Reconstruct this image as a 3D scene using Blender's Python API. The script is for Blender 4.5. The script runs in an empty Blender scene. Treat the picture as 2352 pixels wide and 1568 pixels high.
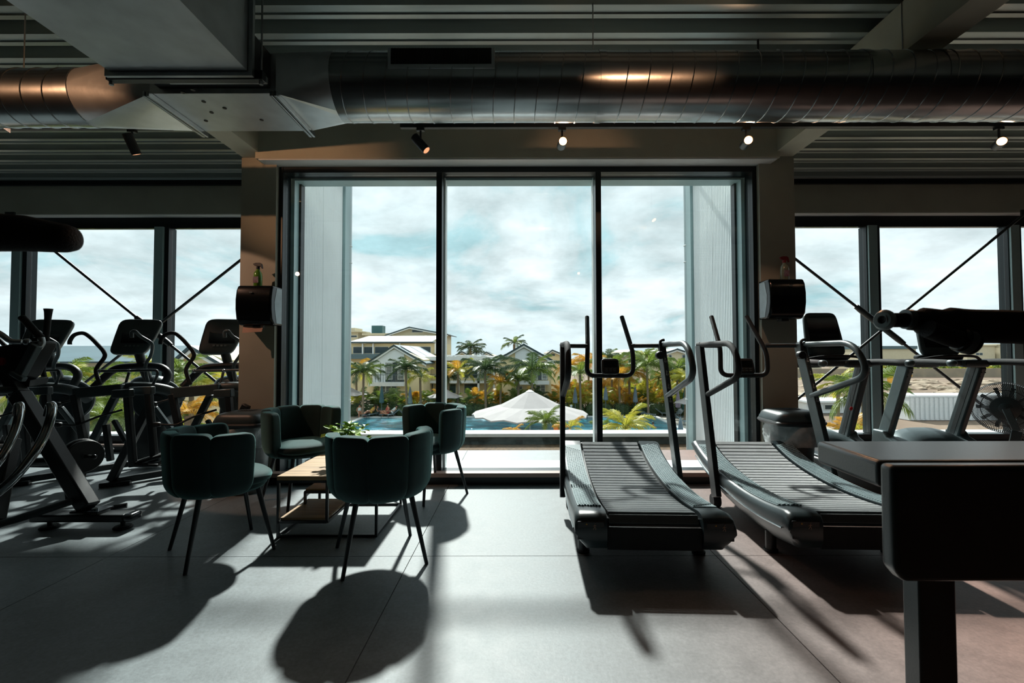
import bpy, bmesh, math, random
from mathutils import Vector, Matrix, Euler
random.seed(7)
sc = bpy.context.scene
C = sc.collection
PI = math.pi
R_ = math.radians

# ------------------------------------------------------------------ camera
F, CX, CY, PITCH, ROLL, CAMZ = 1045.0, 1190.0, 784.0, R_(1.55), R_(-0.12), 1.25
cam_d = bpy.data.cameras.new('camera'); cam = bpy.data.objects.new('camera', cam_d); C.objects.link(cam)
cam_d.sensor_width = 36.0; cam_d.lens = F / 2352 * 36.0; cam_d.shift_x = (1176 - CX) / 2352
cam_d.clip_start = 0.05; cam_d.clip_end = 2000
CAMR = Matrix.Rotation(PI / 2 + PITCH, 3, 'X') @ Matrix.Rotation(ROLL, 3, 'Z')
cam.matrix_world = Matrix.Translation((0, 0, CAMZ)) @ CAMR.to_4x4()
cam_d.dof.use_dof = True; cam_d.dof.focus_distance = 4.6; cam_d.dof.aperture_fstop = 4.5
sc.camera = cam

def at(px, py, Y):
    "world point seen at that photo position, at distance Y in front of the camera"
    d = CAMR @ Vector(((px - CX) / F, -(py - CY) / F, -1.0))
    d *= Y / d.y
    return Vector((d.x, d.y, d.z + CAMZ))

# ------------------------------------------------------------------ world, sun, exposure
sc.view_settings.view_transform = 'Standard'; sc.view_settings.look = 'None'
sc.view_settings.gamma = 1.0; sc.view_settings.exposure = 0.62
sc.view_settings.use_curve_mapping = False
sc.cycles.max_bounces = 10; sc.cycles.transparent_max_bounces = 24; sc.cycles.sample_clamp_indirect = 4.0
SUN_E, SKY_S = 5.8, 0.98
wd = bpy.data.worlds.new('sky'); sc.world = wd; wd.use_nodes = True
nt = wd.node_tree; nt.nodes.clear()
N = nt.nodes.new; L = nt.links.new
wo = N('ShaderNodeOutputWorld'); bg = N('ShaderNodeBackground'); L(bg.outputs[0], wo.inputs[0])
tc = N('ShaderNodeTexCoord')
sep = N('ShaderNodeSeparateXYZ'); L(tc.outputs['Generated'], sep.inputs[0])
def wmath(op, a, b=None, c=None):
    m = N('ShaderNodeMath'); m.operation = op
    for i, v in enumerate((a, b, c)):
        if v is None: continue
        if isinstance(v, (int, float)): m.inputs[i].default_value = v
        else: L(v, m.inputs[i])
    return m.outputs[0]
zz = wmath('MAXIMUM', sep.outputs[2], 0.0)
den = wmath('ADD', zz, 0.30)
u = wmath('DIVIDE', sep.outputs[0], den); v = wmath('DIVIDE', sep.outputs[1], den)
cmb = N('ShaderNodeCombineXYZ'); L(u, cmb.inputs[0]); L(v, cmb.inputs[1]); cmb.inputs[2].default_value = 3.3
n1 = N('ShaderNodeTexNoise'); n1.inputs['Scale'].default_value = 1.5; n1.inputs['Detail'].default_value = 9; n1.inputs['Roughness'].default_value = 0.56; n1.inputs['Distortion'].default_value = 0.5
L(cmb.outputs[0], n1.inputs['Vector'])
r1 = N('ShaderNodeValToRGB'); r1.color_ramp.elements[0].position = 0.34; r1.color_ramp.elements[1].position = 0.58
r1.color_ramp.elements[0].color = (0.42, 0.60, 0.64, 1); r1.color_ramp.elements[1].color = (0.82, 0.86, 0.88, 1)
e = r1.color_ramp.elements.new(0.42); e.color = (0.62, 0.69, 0.71, 1)
L(n1.outputs['Fac'], r1.inputs[0])
n2 = N('ShaderNodeTexNoise'); n2.inputs['Scale'].default_value = 4.5; n2.inputs['Detail'].default_value = 8; n2.inputs['Roughness'].default_value = 0.6
L(cmb.outputs[0], n2.inputs['Vector'])
r2 = N('ShaderNodeMapRange'); r2.inputs[1].default_value = 0.3; r2.inputs[2].default_value = 0.7; r2.inputs[3].default_value = 0.78; r2.inputs[4].default_value = 1.12
L(n2.outputs['Fac'], r2.inputs[0])
mx = N('ShaderNodeMix'); mx.data_type = 'RGBA'; mx.blend_type = 'MULTIPLY'; mx.inputs[0].default_value = 1
L(r1.outputs[0], mx.inputs[6]); L(r2.outputs[0], mx.inputs[7])
# haze towards the horizon, thin bright cloud higher up
r3 = N('ShaderNodeMapRange'); r3.inputs[1].default_value = 0.0; r3.inputs[2].default_value = 0.07; r3.inputs[3].default_value = 0.75; r3.inputs[4].default_value = 0.0
L(zz, r3.inputs[0])
mh = N('ShaderNodeMix'); mh.data_type = 'RGBA'; L(r3.outputs[0], mh.inputs[0]); L(mx.outputs[2], mh.inputs[6]); mh.inputs[7].default_value = (0.66, 0.74, 0.77, 1)
r4 = N('ShaderNodeMapRange'); r4.inputs[1].default_value = 0.1; r4.inputs[2].default_value = 0.9; r4.inputs[3].default_value = 0.96; r4.inputs[4].default_value = 1.1
L(zz, r4.inputs[0])
ms = wmath('MULTIPLY', r4.outputs[0], SKY_S)
L(mh.outputs[2], bg.inputs[0]); L(ms, bg.inputs[1])

sun_d = bpy.data.lights.new('sun', 'SUN'); sun_d.energy = SUN_E; sun_d.angle = R_(2.4); sun_d.color = (1.0, 0.95, 0.89)
sun = bpy.data.objects.new('sun', sun_d); C.objects.link(sun)
sdir = Vector((-0.145, 1.0, math.tan(R_(43.6)))).normalized()
sun.rotation_euler = sdir.to_track_quat('Z', 'Y').to_euler()

# ------------------------------------------------------------------ materials
def lin(c):
    if isinstance(c, str):
        c = [int(c[i:i + 2], 16) / 255 for i in (0, 2, 4)]
        return tuple(x / 12.92 if x <= 0.04045 else ((x + 0.055) / 1.055) ** 2.4 for x in c)
    return c
MATS = {}
def mat(name, col, rough=0.5, metal=0.0, var=0.12, scale=6.0, bump=0.0, bscale=60.0, sheen=0.0, emit=None, es=0.0, col2=None, alpha=1.0, spec=None, coat=0.0, trans=0.0, stretch=None, detail=4):
    if name in MATS: return MATS[name]
    m = bpy.data.materials.new(name); m.use_nodes = True
    t = m.node_tree; p = t.nodes['Principled BSDF']
    col = lin(col)
    tcn = t.nodes.new('ShaderNodeTexCoord')
    vec = tcn.outputs['Object']
    if stretch:
        mp = t.nodes.new('ShaderNodeMapping'); mp.inputs['Scale'].default_value = stretch
        t.links.new(vec, mp.inputs[0]); vec = mp.outputs[0]
    nz = t.nodes.new('ShaderNodeTexNoise'); nz.inputs['Scale'].default_value = scale; nz.inputs['Detail'].default_value = detail
    t.links.new(vec, nz.inputs['Vector'])
    mr = t.nodes.new('ShaderNodeValToRGB')
    mr.color_ramp.elements[0].position = 0.3; mr.color_ramp.elements[1].position = 0.7
    c2 = lin(col2) if col2 else tuple(min(1, x * (1 + var)) for x in col)
    c1 = col if col2 else tuple(x * (1 - var) for x in col)
    mr.color_ramp.elements[0].color = (*c1, 1); mr.color_ramp.elements[1].color = (*c2, 1)
    t.links.new(nz.outputs['Fac'], mr.inputs[0]); t.links.new(mr.outputs[0], p.inputs['Base Color'])
    p.inputs['Roughness'].default_value = rough; p.inputs['Metallic'].default_value = metal
    if spec is not None: p.inputs['Specular IOR Level'].default_value = spec
    if coat: p.inputs['Coat Weight'].default_value = coat; p.inputs['Coat Roughness'].default_value = 0.42
    if trans: p.inputs['Transmission Weight'].default_value = trans
    if sheen:
        p.inputs['Sheen Weight'].default_value = sheen; p.inputs['Sheen Roughness'].default_value = 0.35
        p.inputs['Sheen Tint'].default_value = (0.35, 0.75, 0.72, 1)
    if alpha < 1: p.inputs['Alpha'].default_value = alpha
    if bump:
        nb = t.nodes.new('ShaderNodeTexNoise'); nb.inputs['Scale'].default_value = bscale; nb.inputs['Detail'].default_value = 3
        t.links.new(vec, nb.inputs['Vector'])
        b = t.nodes.new('ShaderNodeBump'); b.inputs['Strength'].default_value = bump; b.inputs['Distance'].default_value = 0.01
        t.links.new(nb.outputs['Fac'], b.inputs['Height']); t.links.new(b.outputs[0], p.inputs['Normal'])
    if emit:
        p.inputs['Emission Color'].default_value = (*lin(emit), 1); p.inputs['Emission Strength'].default_value = es
    MATS[name] = m
    return m

M = {}
M['black'] = mat('black_plastic', '161c1f', 0.42, var=0.2, scale=12, bump=0.15, bscale=300)
M['blackgloss'] = mat('black_gloss', '0c1013', 0.2, var=0.2)
M['powder'] = mat('black_powder_coat', '1b2225', 0.38, var=0.15, scale=20, bump=0.2, bscale=500)
M['graphite'] = mat('graphite_plastic', '3a4649', 0.36, var=0.12, scale=10, bump=0.15, bscale=400)
M['greymetal'] = mat('grey_painted_metal', '5e6c6f', 0.33, metal=0.35, var=0.1, scale=9, bump=0.15, bscale=500)
M['rubber'] = mat('foam_grip_rubber', '15191b', 0.75, var=0.2, scale=30, bump=0.4, bscale=200)
M['chrome'] = mat('chrome', 'c8cdd0', 0.14, metal=1.0, var=0.08)
M['steel'] = mat('brushed_steel', 'aab0b2', 0.3, metal=1.0, var=0.12, scale=8)
M['vinylblack'] = mat('black_vinyl_upholstery', '283134', 0.32, spec=0.9, coat=0.4, var=0.15, scale=7, bump=0.06, bscale=160)
M['velvet'] = mat('teal_velvet', '062828', 0.8, var=0.3, scale=7, bump=0.3, bscale=420, sheen=1.0)
M['framedark'] = mat('dark_anodised_frame', '10191d', 0.35, metal=0.4, var=0.15)
M['frameteal'] = mat('grey_frame_reveal', '8fa8ab', 0.4, metal=0.1, var=0.14, scale=3, stretch=(1, 1, 0.3))
M['white'] = mat('white_painted_metal', 'd8dcdc', 0.45, var=0.05, scale=3)
M['screen'] = mat('dark_display_glass', '0a0e10', 0.08, var=0.1)
M['label'] = mat('pale_print', 'd5d9d9', 0.6, var=0.08)
M['labelyellow'] = mat('yellow_print', 'b98a2b', 0.6, var=0.08)
M['red'] = mat('red_plastic', 'c2202c', 0.4, var=0.1)
M['redknob'] = mat('dull_red_plastic', '7a1b22', 0.5, var=0.1)

def glass_mat():
    m = bpy.data.materials.new('window_glass'); m.use_nodes = True; t = m.node_tree; t.nodes.clear()
    o = t.nodes.new('ShaderNodeOutputMaterial'); mixn = t.nodes.new('ShaderNodeMixShader')
    tr = t.nodes.new('ShaderNodeBsdfTransparent'); gl = t.nodes.new('ShaderNodeBsdfGlossy')
    gl.inputs['Roughness'].default_value = 0.01; gl.inputs['Color'].default_value = (0.9, 1, 1, 1)
    nz = t.nodes.new('ShaderNodeTexNoise'); nz.inputs['Scale'].default_value = 1.4
    rp = t.nodes.new('ShaderNodeValToRGB'); rp.color_ramp.elements[0].color = (0.90, 0.955, 0.96, 1); rp.color_ramp.elements[1].color = (0.93, 0.97, 0.97, 1)
    t.links.new(nz.outputs['Fac'], rp.inputs[0]); t.links.new(rp.outputs[0], tr.inputs[0])
    lw = t.nodes.new('ShaderNodeLayerWeight'); lw.inputs[0].default_value = 0.5
    pw = t.nodes.new('ShaderNodeMath'); pw.operation = 'POWER'; pw.inputs[1].default_value = 5; t.links.new(lw.outputs['Facing'], pw.inputs[0])
    fr = t.nodes.new('ShaderNodeMath'); fr.operation = 'MULTIPLY_ADD'; fr.inputs[1].default_value = 0.9; fr.inputs[2].default_value = 0.035; t.links.new(pw.outputs[0], fr.inputs[0])
    t.links.new(fr.outputs[0], mixn.inputs[0]); t.links.new(tr.outputs[0], mixn.inputs[1]); t.links.new(gl.outputs[0], mixn.inputs[2])
    t.links.new(mixn.outputs[0], o.inputs[0])
    return m
M['glass'] = glass_mat()

# ------------------------------------------------------------------ tagging
def tag(o, label=None, cat=None, group=None, kind=None):
    if label: o['label'] = label
    if cat: o['category'] = cat
    if group: o['group'] = group
    if kind: o['kind'] = kind
    return o
ORG = {}
def thing(name, label=None, cat=None, loc=(0, 0, 0), group=None, kind=None):
    o = bpy.data.objects.new(name, None); o.empty_display_size = 0.1; C.objects.link(o)
    o.location = loc; ORG[o.name] = Vector(loc)
    return tag(o, label, cat, group, kind)
def dup(o, parent=None, d=None):
    c = o.copy(); C.objects.link(c); c.parent = parent
    for ch in o.children: dup(ch, c)
    return c

# ------------------------------------------------------------------ mesh builder
def smooth_pts(pts, k=6, closed=False):
    P = [Vector(p) for p in pts]; n = len(P); out = []
    rng = range(n) if closed else range(n - 1)
    for i in rng:
        p1, p2 = P[i], P[(i + 1) % n]
        p0 = P[(i - 1) % n] if (closed or i > 0) else p1 + (p1 - p2)
        p3 = P[(i + 2) % n] if (closed or i < n - 2) else p2 + (p2 - p1)
        for j in range(k):
            t = j / k
            out.append(0.5 * ((2 * p1) + (p2 - p0) * t + (2 * p0 - 5 * p1 + 4 * p2 - p3) * t * t + (3 * p1 - p0 - 3 * p2 + p3) * t ** 3))
    if not closed: out.append(P[-1])
    return out
def bend_pts(pts, r=0.05, k=5):
    "polyline with rounded corners"
    P = [Vector(p) for p in pts]; out = [P[0]]
    for i in range(1, len(P) - 1):
        a, b, c = P[i - 1], P[i], P[i + 1]
        ra = min(r, (a - b).length * 0.48); rc = min(r, (c - b).length * 0.48)
        s = b + (a - b).normalized() * ra; e2 = b + (c - b).normalized() * rc
        for j in range(k + 1):
            t = j / k
            out.append((1 - t) ** 2 * s + 2 * t * (1 - t) * b + t * t * e2)
    out.append(P[-1]); return out

class MB:
    def __init__(s): s.v = []; s.f = []
    def add(s, vs, fs):
        b = len(s.v); s.v += [tuple(x) for x in vs]; s.f += [tuple(b + i for i in f) for f in fs]; return s
    def box(s, x0, x1, y0, y1, z0, z1):
        return s.add([(x0, y0, z0), (x1, y0, z0), (x1, y1, z0), (x0, y1, z0), (x0, y0, z1), (x1, y0, z1), (x1, y1, z1), (x0, y1, z1)],
                     [(0, 3, 2, 1), (4, 5, 6, 7), (0, 1, 5, 4), (1, 2, 6, 5), (2, 3, 7, 6), (3, 0, 4, 7)])
    def obox(s, c, sz, rot=None):
        c = Vector(c); h = [x / 2 for x in sz]; R = rot if rot is not None else Matrix.Identity(3)
        vs = [c + R @ Vector((sx * h[0], sy * h[1], sz_ * h[2])) for sz_ in (-1, 1) for sx, sy in ((-1, -1), (1, -1), (1, 1), (-1, 1))]
        return s.add(vs, [(0, 3, 2, 1), (4, 5, 6, 7), (0, 1, 5, 4), (1, 2, 6, 5), (2, 3, 7, 6), (3, 0, 4, 7)])
    def beam(s, p, q, w, h, side=(1, 0, 0)):
        "rectangular bar p->q; w along side, h along the third direction"
        p, q = Vector(p), Vector(q); d = (q - p).normalized(); a = Vector(side); a = (a - d * a.dot(d)).normalized(); b = d.cross(a)
        vs = [pt + a * (sx * w / 2) + b * (sy * h / 2) for pt in (p, q) for sx, sy in ((-1, -1), (1, -1), (1, 1), (-1, 1))]
        return s.add(vs, [(0, 3, 2, 1), (4, 5, 6, 7), (0, 1, 5, 4), (1, 2, 6, 5), (2, 3, 7, 6), (3, 0, 4, 7)])
    def tube(s, pts, r, n=10, closed=False, caps=True, flat=None):
        P = [Vector(p) for p in pts]; m = len(P)
        rr = r if isinstance(r, (list, tuple)) else [r] * m
        if len(rr) != m: rr = [rr[0] + (rr[-1] - rr[0]) * i / (m - 1) for i in range(m)]
        b = len(s.v); up = None
        for i in range(m):
            if closed: d = P[(i + 1) % m] - P[i - 1]
            else: d = P[min(i + 1, m - 1)] - P[max(i - 1, 0)]
            d.normalize()
            if up is None:
                up = Vector((0, 0, 1)) if abs(d.z) < 0.9 else Vector((1, 0, 0))
            up = (up - d * up.dot(d)).normalized(); sd = d.cross(up)
            for k in range(n):
                a = 2 * PI * k / n
                f2 = flat if flat else 1.0
                s.v.append(tuple(P[i] + sd * (math.cos(a) * rr[i]) + up * (math.sin(a) * rr[i] * f2)))
        rng = m if closed else m - 1
        for i in range(rng):
            for k in range(n):
                a0 = b + i * n + k; a1 = b + i * n + (k + 1) % n; c0 = b + ((i + 1) % m) * n + k; c1 = b + ((i + 1) % m) * n + (k + 1) % n
                s.f.append((a0, a1, c1, c0))
        if caps and not closed:
            s.f.append(tuple(b + k for k in range(n))[::-1]); s.f.append(tuple(b + (m - 1) * n + k for k in range(n)))
        return s
    def cyl(s, p, q, r, n=20, r2=None): return s.tube([p, q], [r, r if r2 is None else r2], n)
    def lathe(s, prof, c=(0, 0, 0), axis=(0, 0, 1), n=24):
        ax = Vector(axis).normalized(); t = Vector((1, 0, 0)) if abs(ax.x) < 0.8 else Vector((0, 1, 0))
        a = (t - ax * t.dot(ax)).normalized(); bb = ax.cross(a); c = Vector(c); b = len(s.v); m = len(prof)
        for r, z in prof:
            for k in range(n):
                g = 2 * PI * k / n
                s.v.append(tuple(c + ax * z + (a * math.cos(g) + bb * math.sin(g)) * max(r, 1e-4)))
        for i in range(m - 1):
            for k in range(n):
                s.f.append((b + i * n + k, b + i * n + (k + 1) % n, b + (i + 1) * n + (k + 1) % n, b + (i + 1) * n + k))
        s.f.append(tuple(b + k for k in range(n))[::-1]); s.f.append(tuple(b + (m - 1) * n + k for k in range(n)))
        return s
    def prism(s, poly, p0, p1):
        "closed outline of 3-D points extruded from offset p0 to offset p1"
        n = len(poly); p0, p1 = Vector(p0), Vector(p1)
        vs = [Vector(p) + p0 for p in poly] + [Vector(p) + p1 for p in poly]
        fs = [tuple(range(n))[::-1], tuple(range(n, 2 * n))] + [(i, (i + 1) % n, n + (i + 1) % n, n + i) for i in range(n)]
        return s.add(vs, fs)
    def selip(s, c, sz, e=3.0, nu=20, nv=12, rot=None, fn=None):
        "super-ellipsoid, optional warp"
        c = Vector(c); b = len(s.v)
        def sp(x, p): return math.copysign(abs(x) ** p, x)
        p = 2.0 / e
        for j in range(nv + 1):
            ph = -PI / 2 + PI * j / nv
            for i in range(nu):
                th = 2 * PI * i / nu
                x = sp(math.cos(ph), p) * sp(math.cos(th), p); y = sp(math.cos(ph), p) * sp(math.sin(th), p); z = sp(math.sin(ph), p)
                q = Vector((x * sz[0] / 2, y * sz[1] / 2, z * sz[2] / 2))
                if rot is not None: q = rot @ q
                q = c + q
                if fn: q = Vector(fn(q))
                s.v.append(tuple(q))
        for j in range(nv):
            for i in range(nu):
                s.f.append((b + j * nu + i, b + j * nu + (i + 1) % nu, b + (j + 1) * nu + (i + 1) % nu, b + (j + 1) * nu + i))
        return s
    def build(s, name, m, parent=None, smooth=True, bevel=0, label=None, seg=2, kind=None, ang=40):
        me = bpy.data.meshes.new(name)
        off = ORG.get(parent.name, Vector()) if parent else Vector()
        me.from_pydata([(x - off.x, y - off.y, z - off.z) for x, y, z in s.v], [], s.f)
        bm = bmesh.new(); bm.from_mesh(me); bmesh.ops.remove_doubles(bm, verts=bm.verts, dist=1e-5)
        bmesh.ops.recalc_face_normals(bm, faces=bm.faces); bm.to_mesh(me); bm.free()
        if smooth:
            me.shade_smooth(); me.set_sharp_from_angle(angle=R_(ang))
        if m: me.materials.append(m)
        o = bpy.data.objects.new(name, me); C.objects.link(o)
        if parent: o.parent = parent; ORG[o.name] = off
        if bevel:
            bv = o.modifiers.new('bevel', 'BEVEL'); bv.width = bevel; bv.segments = seg; bv.limit_method = 'ANGLE'; bv.angle_limit = R_(35); bv.harden_normals = False
        if label: o['label'] = label
        if kind: o['kind'] = kind
        return o
def PB(name, m, parent, x0, x1, y0, y1, z0, z1, bevel=0, label=None, kind=None):
    return MB().box(x0, x1, y0, y1, z0, z1).build(name, m, parent, bevel=bevel, label=label, kind=kind)
def inst(o, name, parent, M4, base=None):
    "another copy of a part mesh"
    c = bpy.data.objects.new(name, o.data); C.objects.link(c); c.parent = parent; c.matrix_local = M4
    return c
# ================================================================== the room shell
YW, YS, ZD, ZH = 4.50, 5.94, 3.53, 3.10        # centre window wall, side window wall, deck, header underside
XR = 2.73
def floor_mat():
    m = bpy.data.materials.new('vinyl_floor'); m.use_nodes = True; t = m.node_tree; p = t.nodes['Principled BSDF']
    N = t.nodes.new; L = t.links.new
    g = N('ShaderNodeNewGeometry'); pos = g.outputs['Position']
    n1 = N('ShaderNodeTexNoise'); n1.inputs['Scale'].default_value = 0.45; n1.inputs['Detail'].default_value = 2; L(pos, n1.inputs['Vector'])
    n2 = N('ShaderNodeTexNoise'); n2.inputs['Scale'].default_value = 55; n2.inputs['Detail'].default_value = 6; n2.inputs['Roughness'].default_value = 0.7; L(pos, n2.inputs['Vector'])
    n3 = N('ShaderNodeTexNoise'); n3.inputs['Scale'].default_value = 9; n3.inputs['Detail'].default_value = 5; L(pos, n3.inputs['Vector'])
    # greyer on the left strips, browner on the right strips
    sx = N('ShaderNodeSeparateXYZ'); L(pos, sx.inputs[0])
    mr = N('ShaderNodeMapRange'); mr.inputs[1].default_value = 0.2; mr.inputs[2].default_value = 2.2; L(sx.outputs[0], mr.inputs[0])
    c1 = N('ShaderNodeMix'); c1.data_type = 'RGBA'; c1.inputs[6].default_value = (*lin('6d7679'), 1); c1.inputs[7].default_value = (*lin('84685f'), 1); L(mr.outputs[0], c1.inputs[0])
    r2 = N('ShaderNodeMapRange'); r2.inputs[1].default_value = 0.3; r2.inputs[2].default_value = 0.72; r2.inputs[3].default_value = 0.78; r2.inputs[4].default_value = 1.2; L(n2.outputs['Fac'], r2.inputs[0])
    r3 = N('ShaderNodeMapRange'); r3.inputs[1].default_value = 0.3; r3.inputs[2].default_value = 0.7; r3.inputs[3].default_value = 0.85; r3.inputs[4].default_value = 1.12; L(n3.outputs['Fac'], r3.inputs[0])
    a = N('ShaderNodeMix'); a.data_type = 'RGBA'; a.blend_type = 'MULTIPLY'; a.inputs[0].default_value = 1; L(c1.outputs[2], a.inputs[6]); L(r2.outputs[0], a.inputs[7])
    b = N('ShaderNodeMix'); b.data_type = 'RGBA'; b.blend_type = 'MULTIPLY'; b.inputs[0].default_value = 1; L(a.outputs[2], b.inputs[6]); L(r3.outputs[0], b.inputs[7])
    L(b.outputs[2], p.inputs['Base Color'])
    rr = N('ShaderNodeMapRange'); rr.inputs[3].default_value = 0.46; rr.inputs[4].default_value = 0.60; p.inputs['Specular IOR Level'].default_value = 0.45; L(n3.outputs['Fac'], rr.inputs[0]); L(rr.outputs[0], p.inputs['Roughness'])
    bu = N('ShaderNodeBump'); bu.inputs['Strength'].default_value = 0.25; bu.inputs['Distance'].default_value = 0.003; L(n2.outputs['Fac'], bu.inputs['Height']); L(bu.outputs[0], p.inputs['Normal'])
    return m
M['floor'] = floor_mat()
M['seam'] = mat('floor_joint_compound', '2a2c2e', 0.6)
M['wall'] = mat('grey_beige_plaster', '9a9c90', 0.75, var=0.06, scale=3, bump=0.08, bscale=120)
M['wallback'] = mat('dark_room_wall', '2b3030', 0.8, var=0.08, scale=2)
M['beam'] = mat('cream_fireproof_paint', 'b9baa9', 0.7, var=0.06, scale=4, bump=0.1, bscale=90)
M['sill'] = mat('timber_pink_sill', '9a8176', 0.5, var=0.12, scale=4, stretch=(0.3, 4, 4))
M['basebd'] = mat('dark_baseboard_paint', '101518', 0.4)
M['extpanel'] = mat('white_fluted_cladding', 'dde5e8', 0.5, var=0.05, scale=2.0)

fl = PB('floor', M['seam'], None, -9, 9, -4, YS, -0.25, -0.006); tag(fl, kind='structure')
xs = [-8.18, -6.30, -4.42, -2.54, -0.66, 1.22, 3.10, 4.98, 6.86, 8.74]
ys = [-4, -0.95, 2.85, YS]
for i in range(len(xs) - 1):
    for j in range(3):
        y1 = ys[j + 1]
        g = 0.0025
        PB('floor_sheet', M['floor'], fl, xs[i] + g, xs[i + 1] - g, ys[j] + g, y1 - (g if j < 2 else 0), -0.0058, 0.0)

# ceiling deck: a slab above, every hanging rib its own piece
M['deck'] = mat('galvanised_deck', '98a3a1', 0.36, metal=0.6, var=0.18, scale=3, stretch=(0.15, 3, 3))
def deck_mat():
    m = bpy.data.materials.new('perforated_deck_flange'); m.use_nodes = True; t = m.node_tree; p = t.nodes['Principled BSDF']
    N = t.nodes.new; L = t.links.new
    g = N('ShaderNodeNewGeometry'); s = N('ShaderNodeSeparateXYZ'); L(g.outputs['Position'], s.inputs[0])
    def mm(op, a, b=None):
        k = N('ShaderNodeMath'); k.operation = op
        for i, x in enumerate((a, b)):
            if x is None: continue
            if isinstance(x, (int, float)): k.inputs[i].default_value = x
            else: L(x, k.inputs[i])
        return k.outputs[0]
    fx = mm('SUBTRACT', mm('FRACT', mm('DIVIDE', s.outputs[0], 0.038)), 0.5)
    fy = mm('SUBTRACT', mm('FRACT', mm('DIVIDE', s.outputs[1], 0.033)), 0.5)
    d = mm('SQRT', mm('ADD', mm('MULTIPLY', fx, fx), mm('MULTIPLY', fy, fy)))
    hole = mm('LESS_THAN', d, 0.2)
    nz = N('ShaderNodeTexNoise'); nz.inputs['Scale'].default_value = 4
    r = N('ShaderNodeValToRGB'); r.color_ramp.elements[0].color = (*lin('1a201f'), 1); r.color_ramp.elements[1].color = (*lin('262d2c'), 1); L(nz.outputs['Fac'], r.inputs[0])
    mx = N('ShaderNodeMix'); mx.data_type = 'RGBA'; L(hole, mx.inputs[0]); L(r.outputs[0], mx.inputs[6]); mx.inputs[7].default_value = (0.004, 0.005, 0.005, 1)
    L(mx.outputs[2], p.inputs['Base Color']); p.inputs['Roughness'].default_value = 0.7; p.inputs['Metallic'].default_value = 0.0
    return m
M['deckperf'] = deck_mat()
ce = MB().box(-9, 9, -4, 4.62, ZD + 0.085, ZD + 0.3).box(-9, -2.74, 4.621, YS, ZD + 0.085, ZD + 0.3).box(2.74, 9, 4.621, YS, ZD + 0.085, ZD + 0.3).build('ceiling', M['deckperf'], None, smooth=False); tag(ce, kind='structure')
P_ = 0.262
rib = None; k = 0
y = 5.86
while y > -3.9:
    if rib is None:
        # low flange with two sloping webs and two stiffening grooves
        pr = [(-9, y - 0.085, ZD + 0.086), (-9, y - 0.062, ZD + 0.002), (-9, y - 0.02, ZD), (-9, y - 0.014, ZD + 0.01), (-9, y + 0.014, ZD + 0.01), (-9, y + 0.02, ZD), (-9, y + 0.062, ZD + 0.002), (-9, y + 0.085, ZD + 0.086)]
        rib = MB().prism(pr, (0, 0, 0), (18, 0, 0)).build('deck_rib', M['deck'], ce, smooth=False)
        short = MB().prism(pr, (0.01, 0, 0), (6.25, 0, 0)).build('deck_rib', M['deck'], ce, smooth=False)
        bpy.data.objects.remove(rib); rib = short; full = MB().prism(pr, (0, 0, 0), (18, 0, 0)).build('deck_rib', M['deck'], ce, smooth=False); full.matrix_local = Matrix.Translation((0, -P_ * 6, 0)); fo = full
        inst(rib, 'deck_rib', ce, Matrix.Translation((11.74, 0, 0)))
    elif k < 5:
        inst(rib, 'deck_rib', ce, Matrix.Translation((0, -P_ * k, 0))); inst(rib, 'deck_rib', ce, Matrix.Translation((11.74, -P_ * k, 0)))
    elif k != 6:
        inst(fo, 'deck_rib', ce, Matrix.Translation((0, -P_ * k, 0)))
    k += 1; y -= P_
# roof over the recess and eaves so that no sky leaks in
for (nm, a) in (('roof_slab', (-9.3, 9.3, -4.2, 4.64, ZD + 0.301, ZD + 0.4)),): tag(PB(nm, M['white'], None, *a), kind='structure')

for nm, a in (('wall_left', (-9.2, -9.001, -4, 6.1, -0.25, ZD + 0.3)), ('wall_right', (9.001, 9.2, -4, 6.1, -0.25, ZD + 0.3)), ('wall_back', (-9.2, 9.2, -4.2, -4.001, -0.25, ZD + 0.3))):
    tag(PB(nm, M['wallback'], None, *a), kind='structure')

# columns / return walls beside the recess
for sgn, nm in ((-1, 'wall_bay_left'), (1, 'wall_bay_right')):
    xa, xb = sorted((sgn * 2.73, sgn * 2.385))
    w = PB(nm, M['wall'], None, xa, xb, 4.45, 5.93, 0.0, 3.195); tag(w, kind='structure')
# headers
tag(PB('wall_header_center', M['beam'], None, -2.53, 2.53, 4.33, 4.60, 3.135, ZD, bevel=0.006), kind='structure')
tag(PB('trim_8', M['white'], None, -2.5, 2.5, 4.335, 4.499, 3.122, 3.134), kind='structure')  # white strip stands in for light bounced onto the header underside
tag(PB('trim_9', M['white'], None, -8.99, -2.74, 5.945, 6.059, 3.088, 3.099), kind='structure'); tag(PB('trim_10', M['white'], None, 2.74, 8.99, 5.945, 6.059, 3.088, 3.099), kind='structure')  # pale strips put the bright bounce under the side headers into colour
tag(PB('wall_header_left', M['wall'], None, -9, -2.731, YS, YS + 0.24, ZH, ZD + 0.084), kind='structure')
tag(PB('wall_header_right', M['wall'], None, 2.731, 9, YS, YS + 0.24, ZH, ZD + 0.084), kind='structure')
# cross beams of the roof
for sgn, nm in ((-1, 'trim_1'), (1, 'trim_2')):
    xa, xb = sorted((sgn * 2.72, sgn * 2.50))
    tag(PB(nm, M['beam'], None, xa, xb, -4, 4.44 if False else 5.93, 3.197, ZD - 0.001), kind='structure')
tag(PB('trim_3', M['framedark'], None, -9, 9, YS - 0.05, YS - 0.001, ZD - 0.06, ZD - 0.001), kind='structure')

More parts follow.
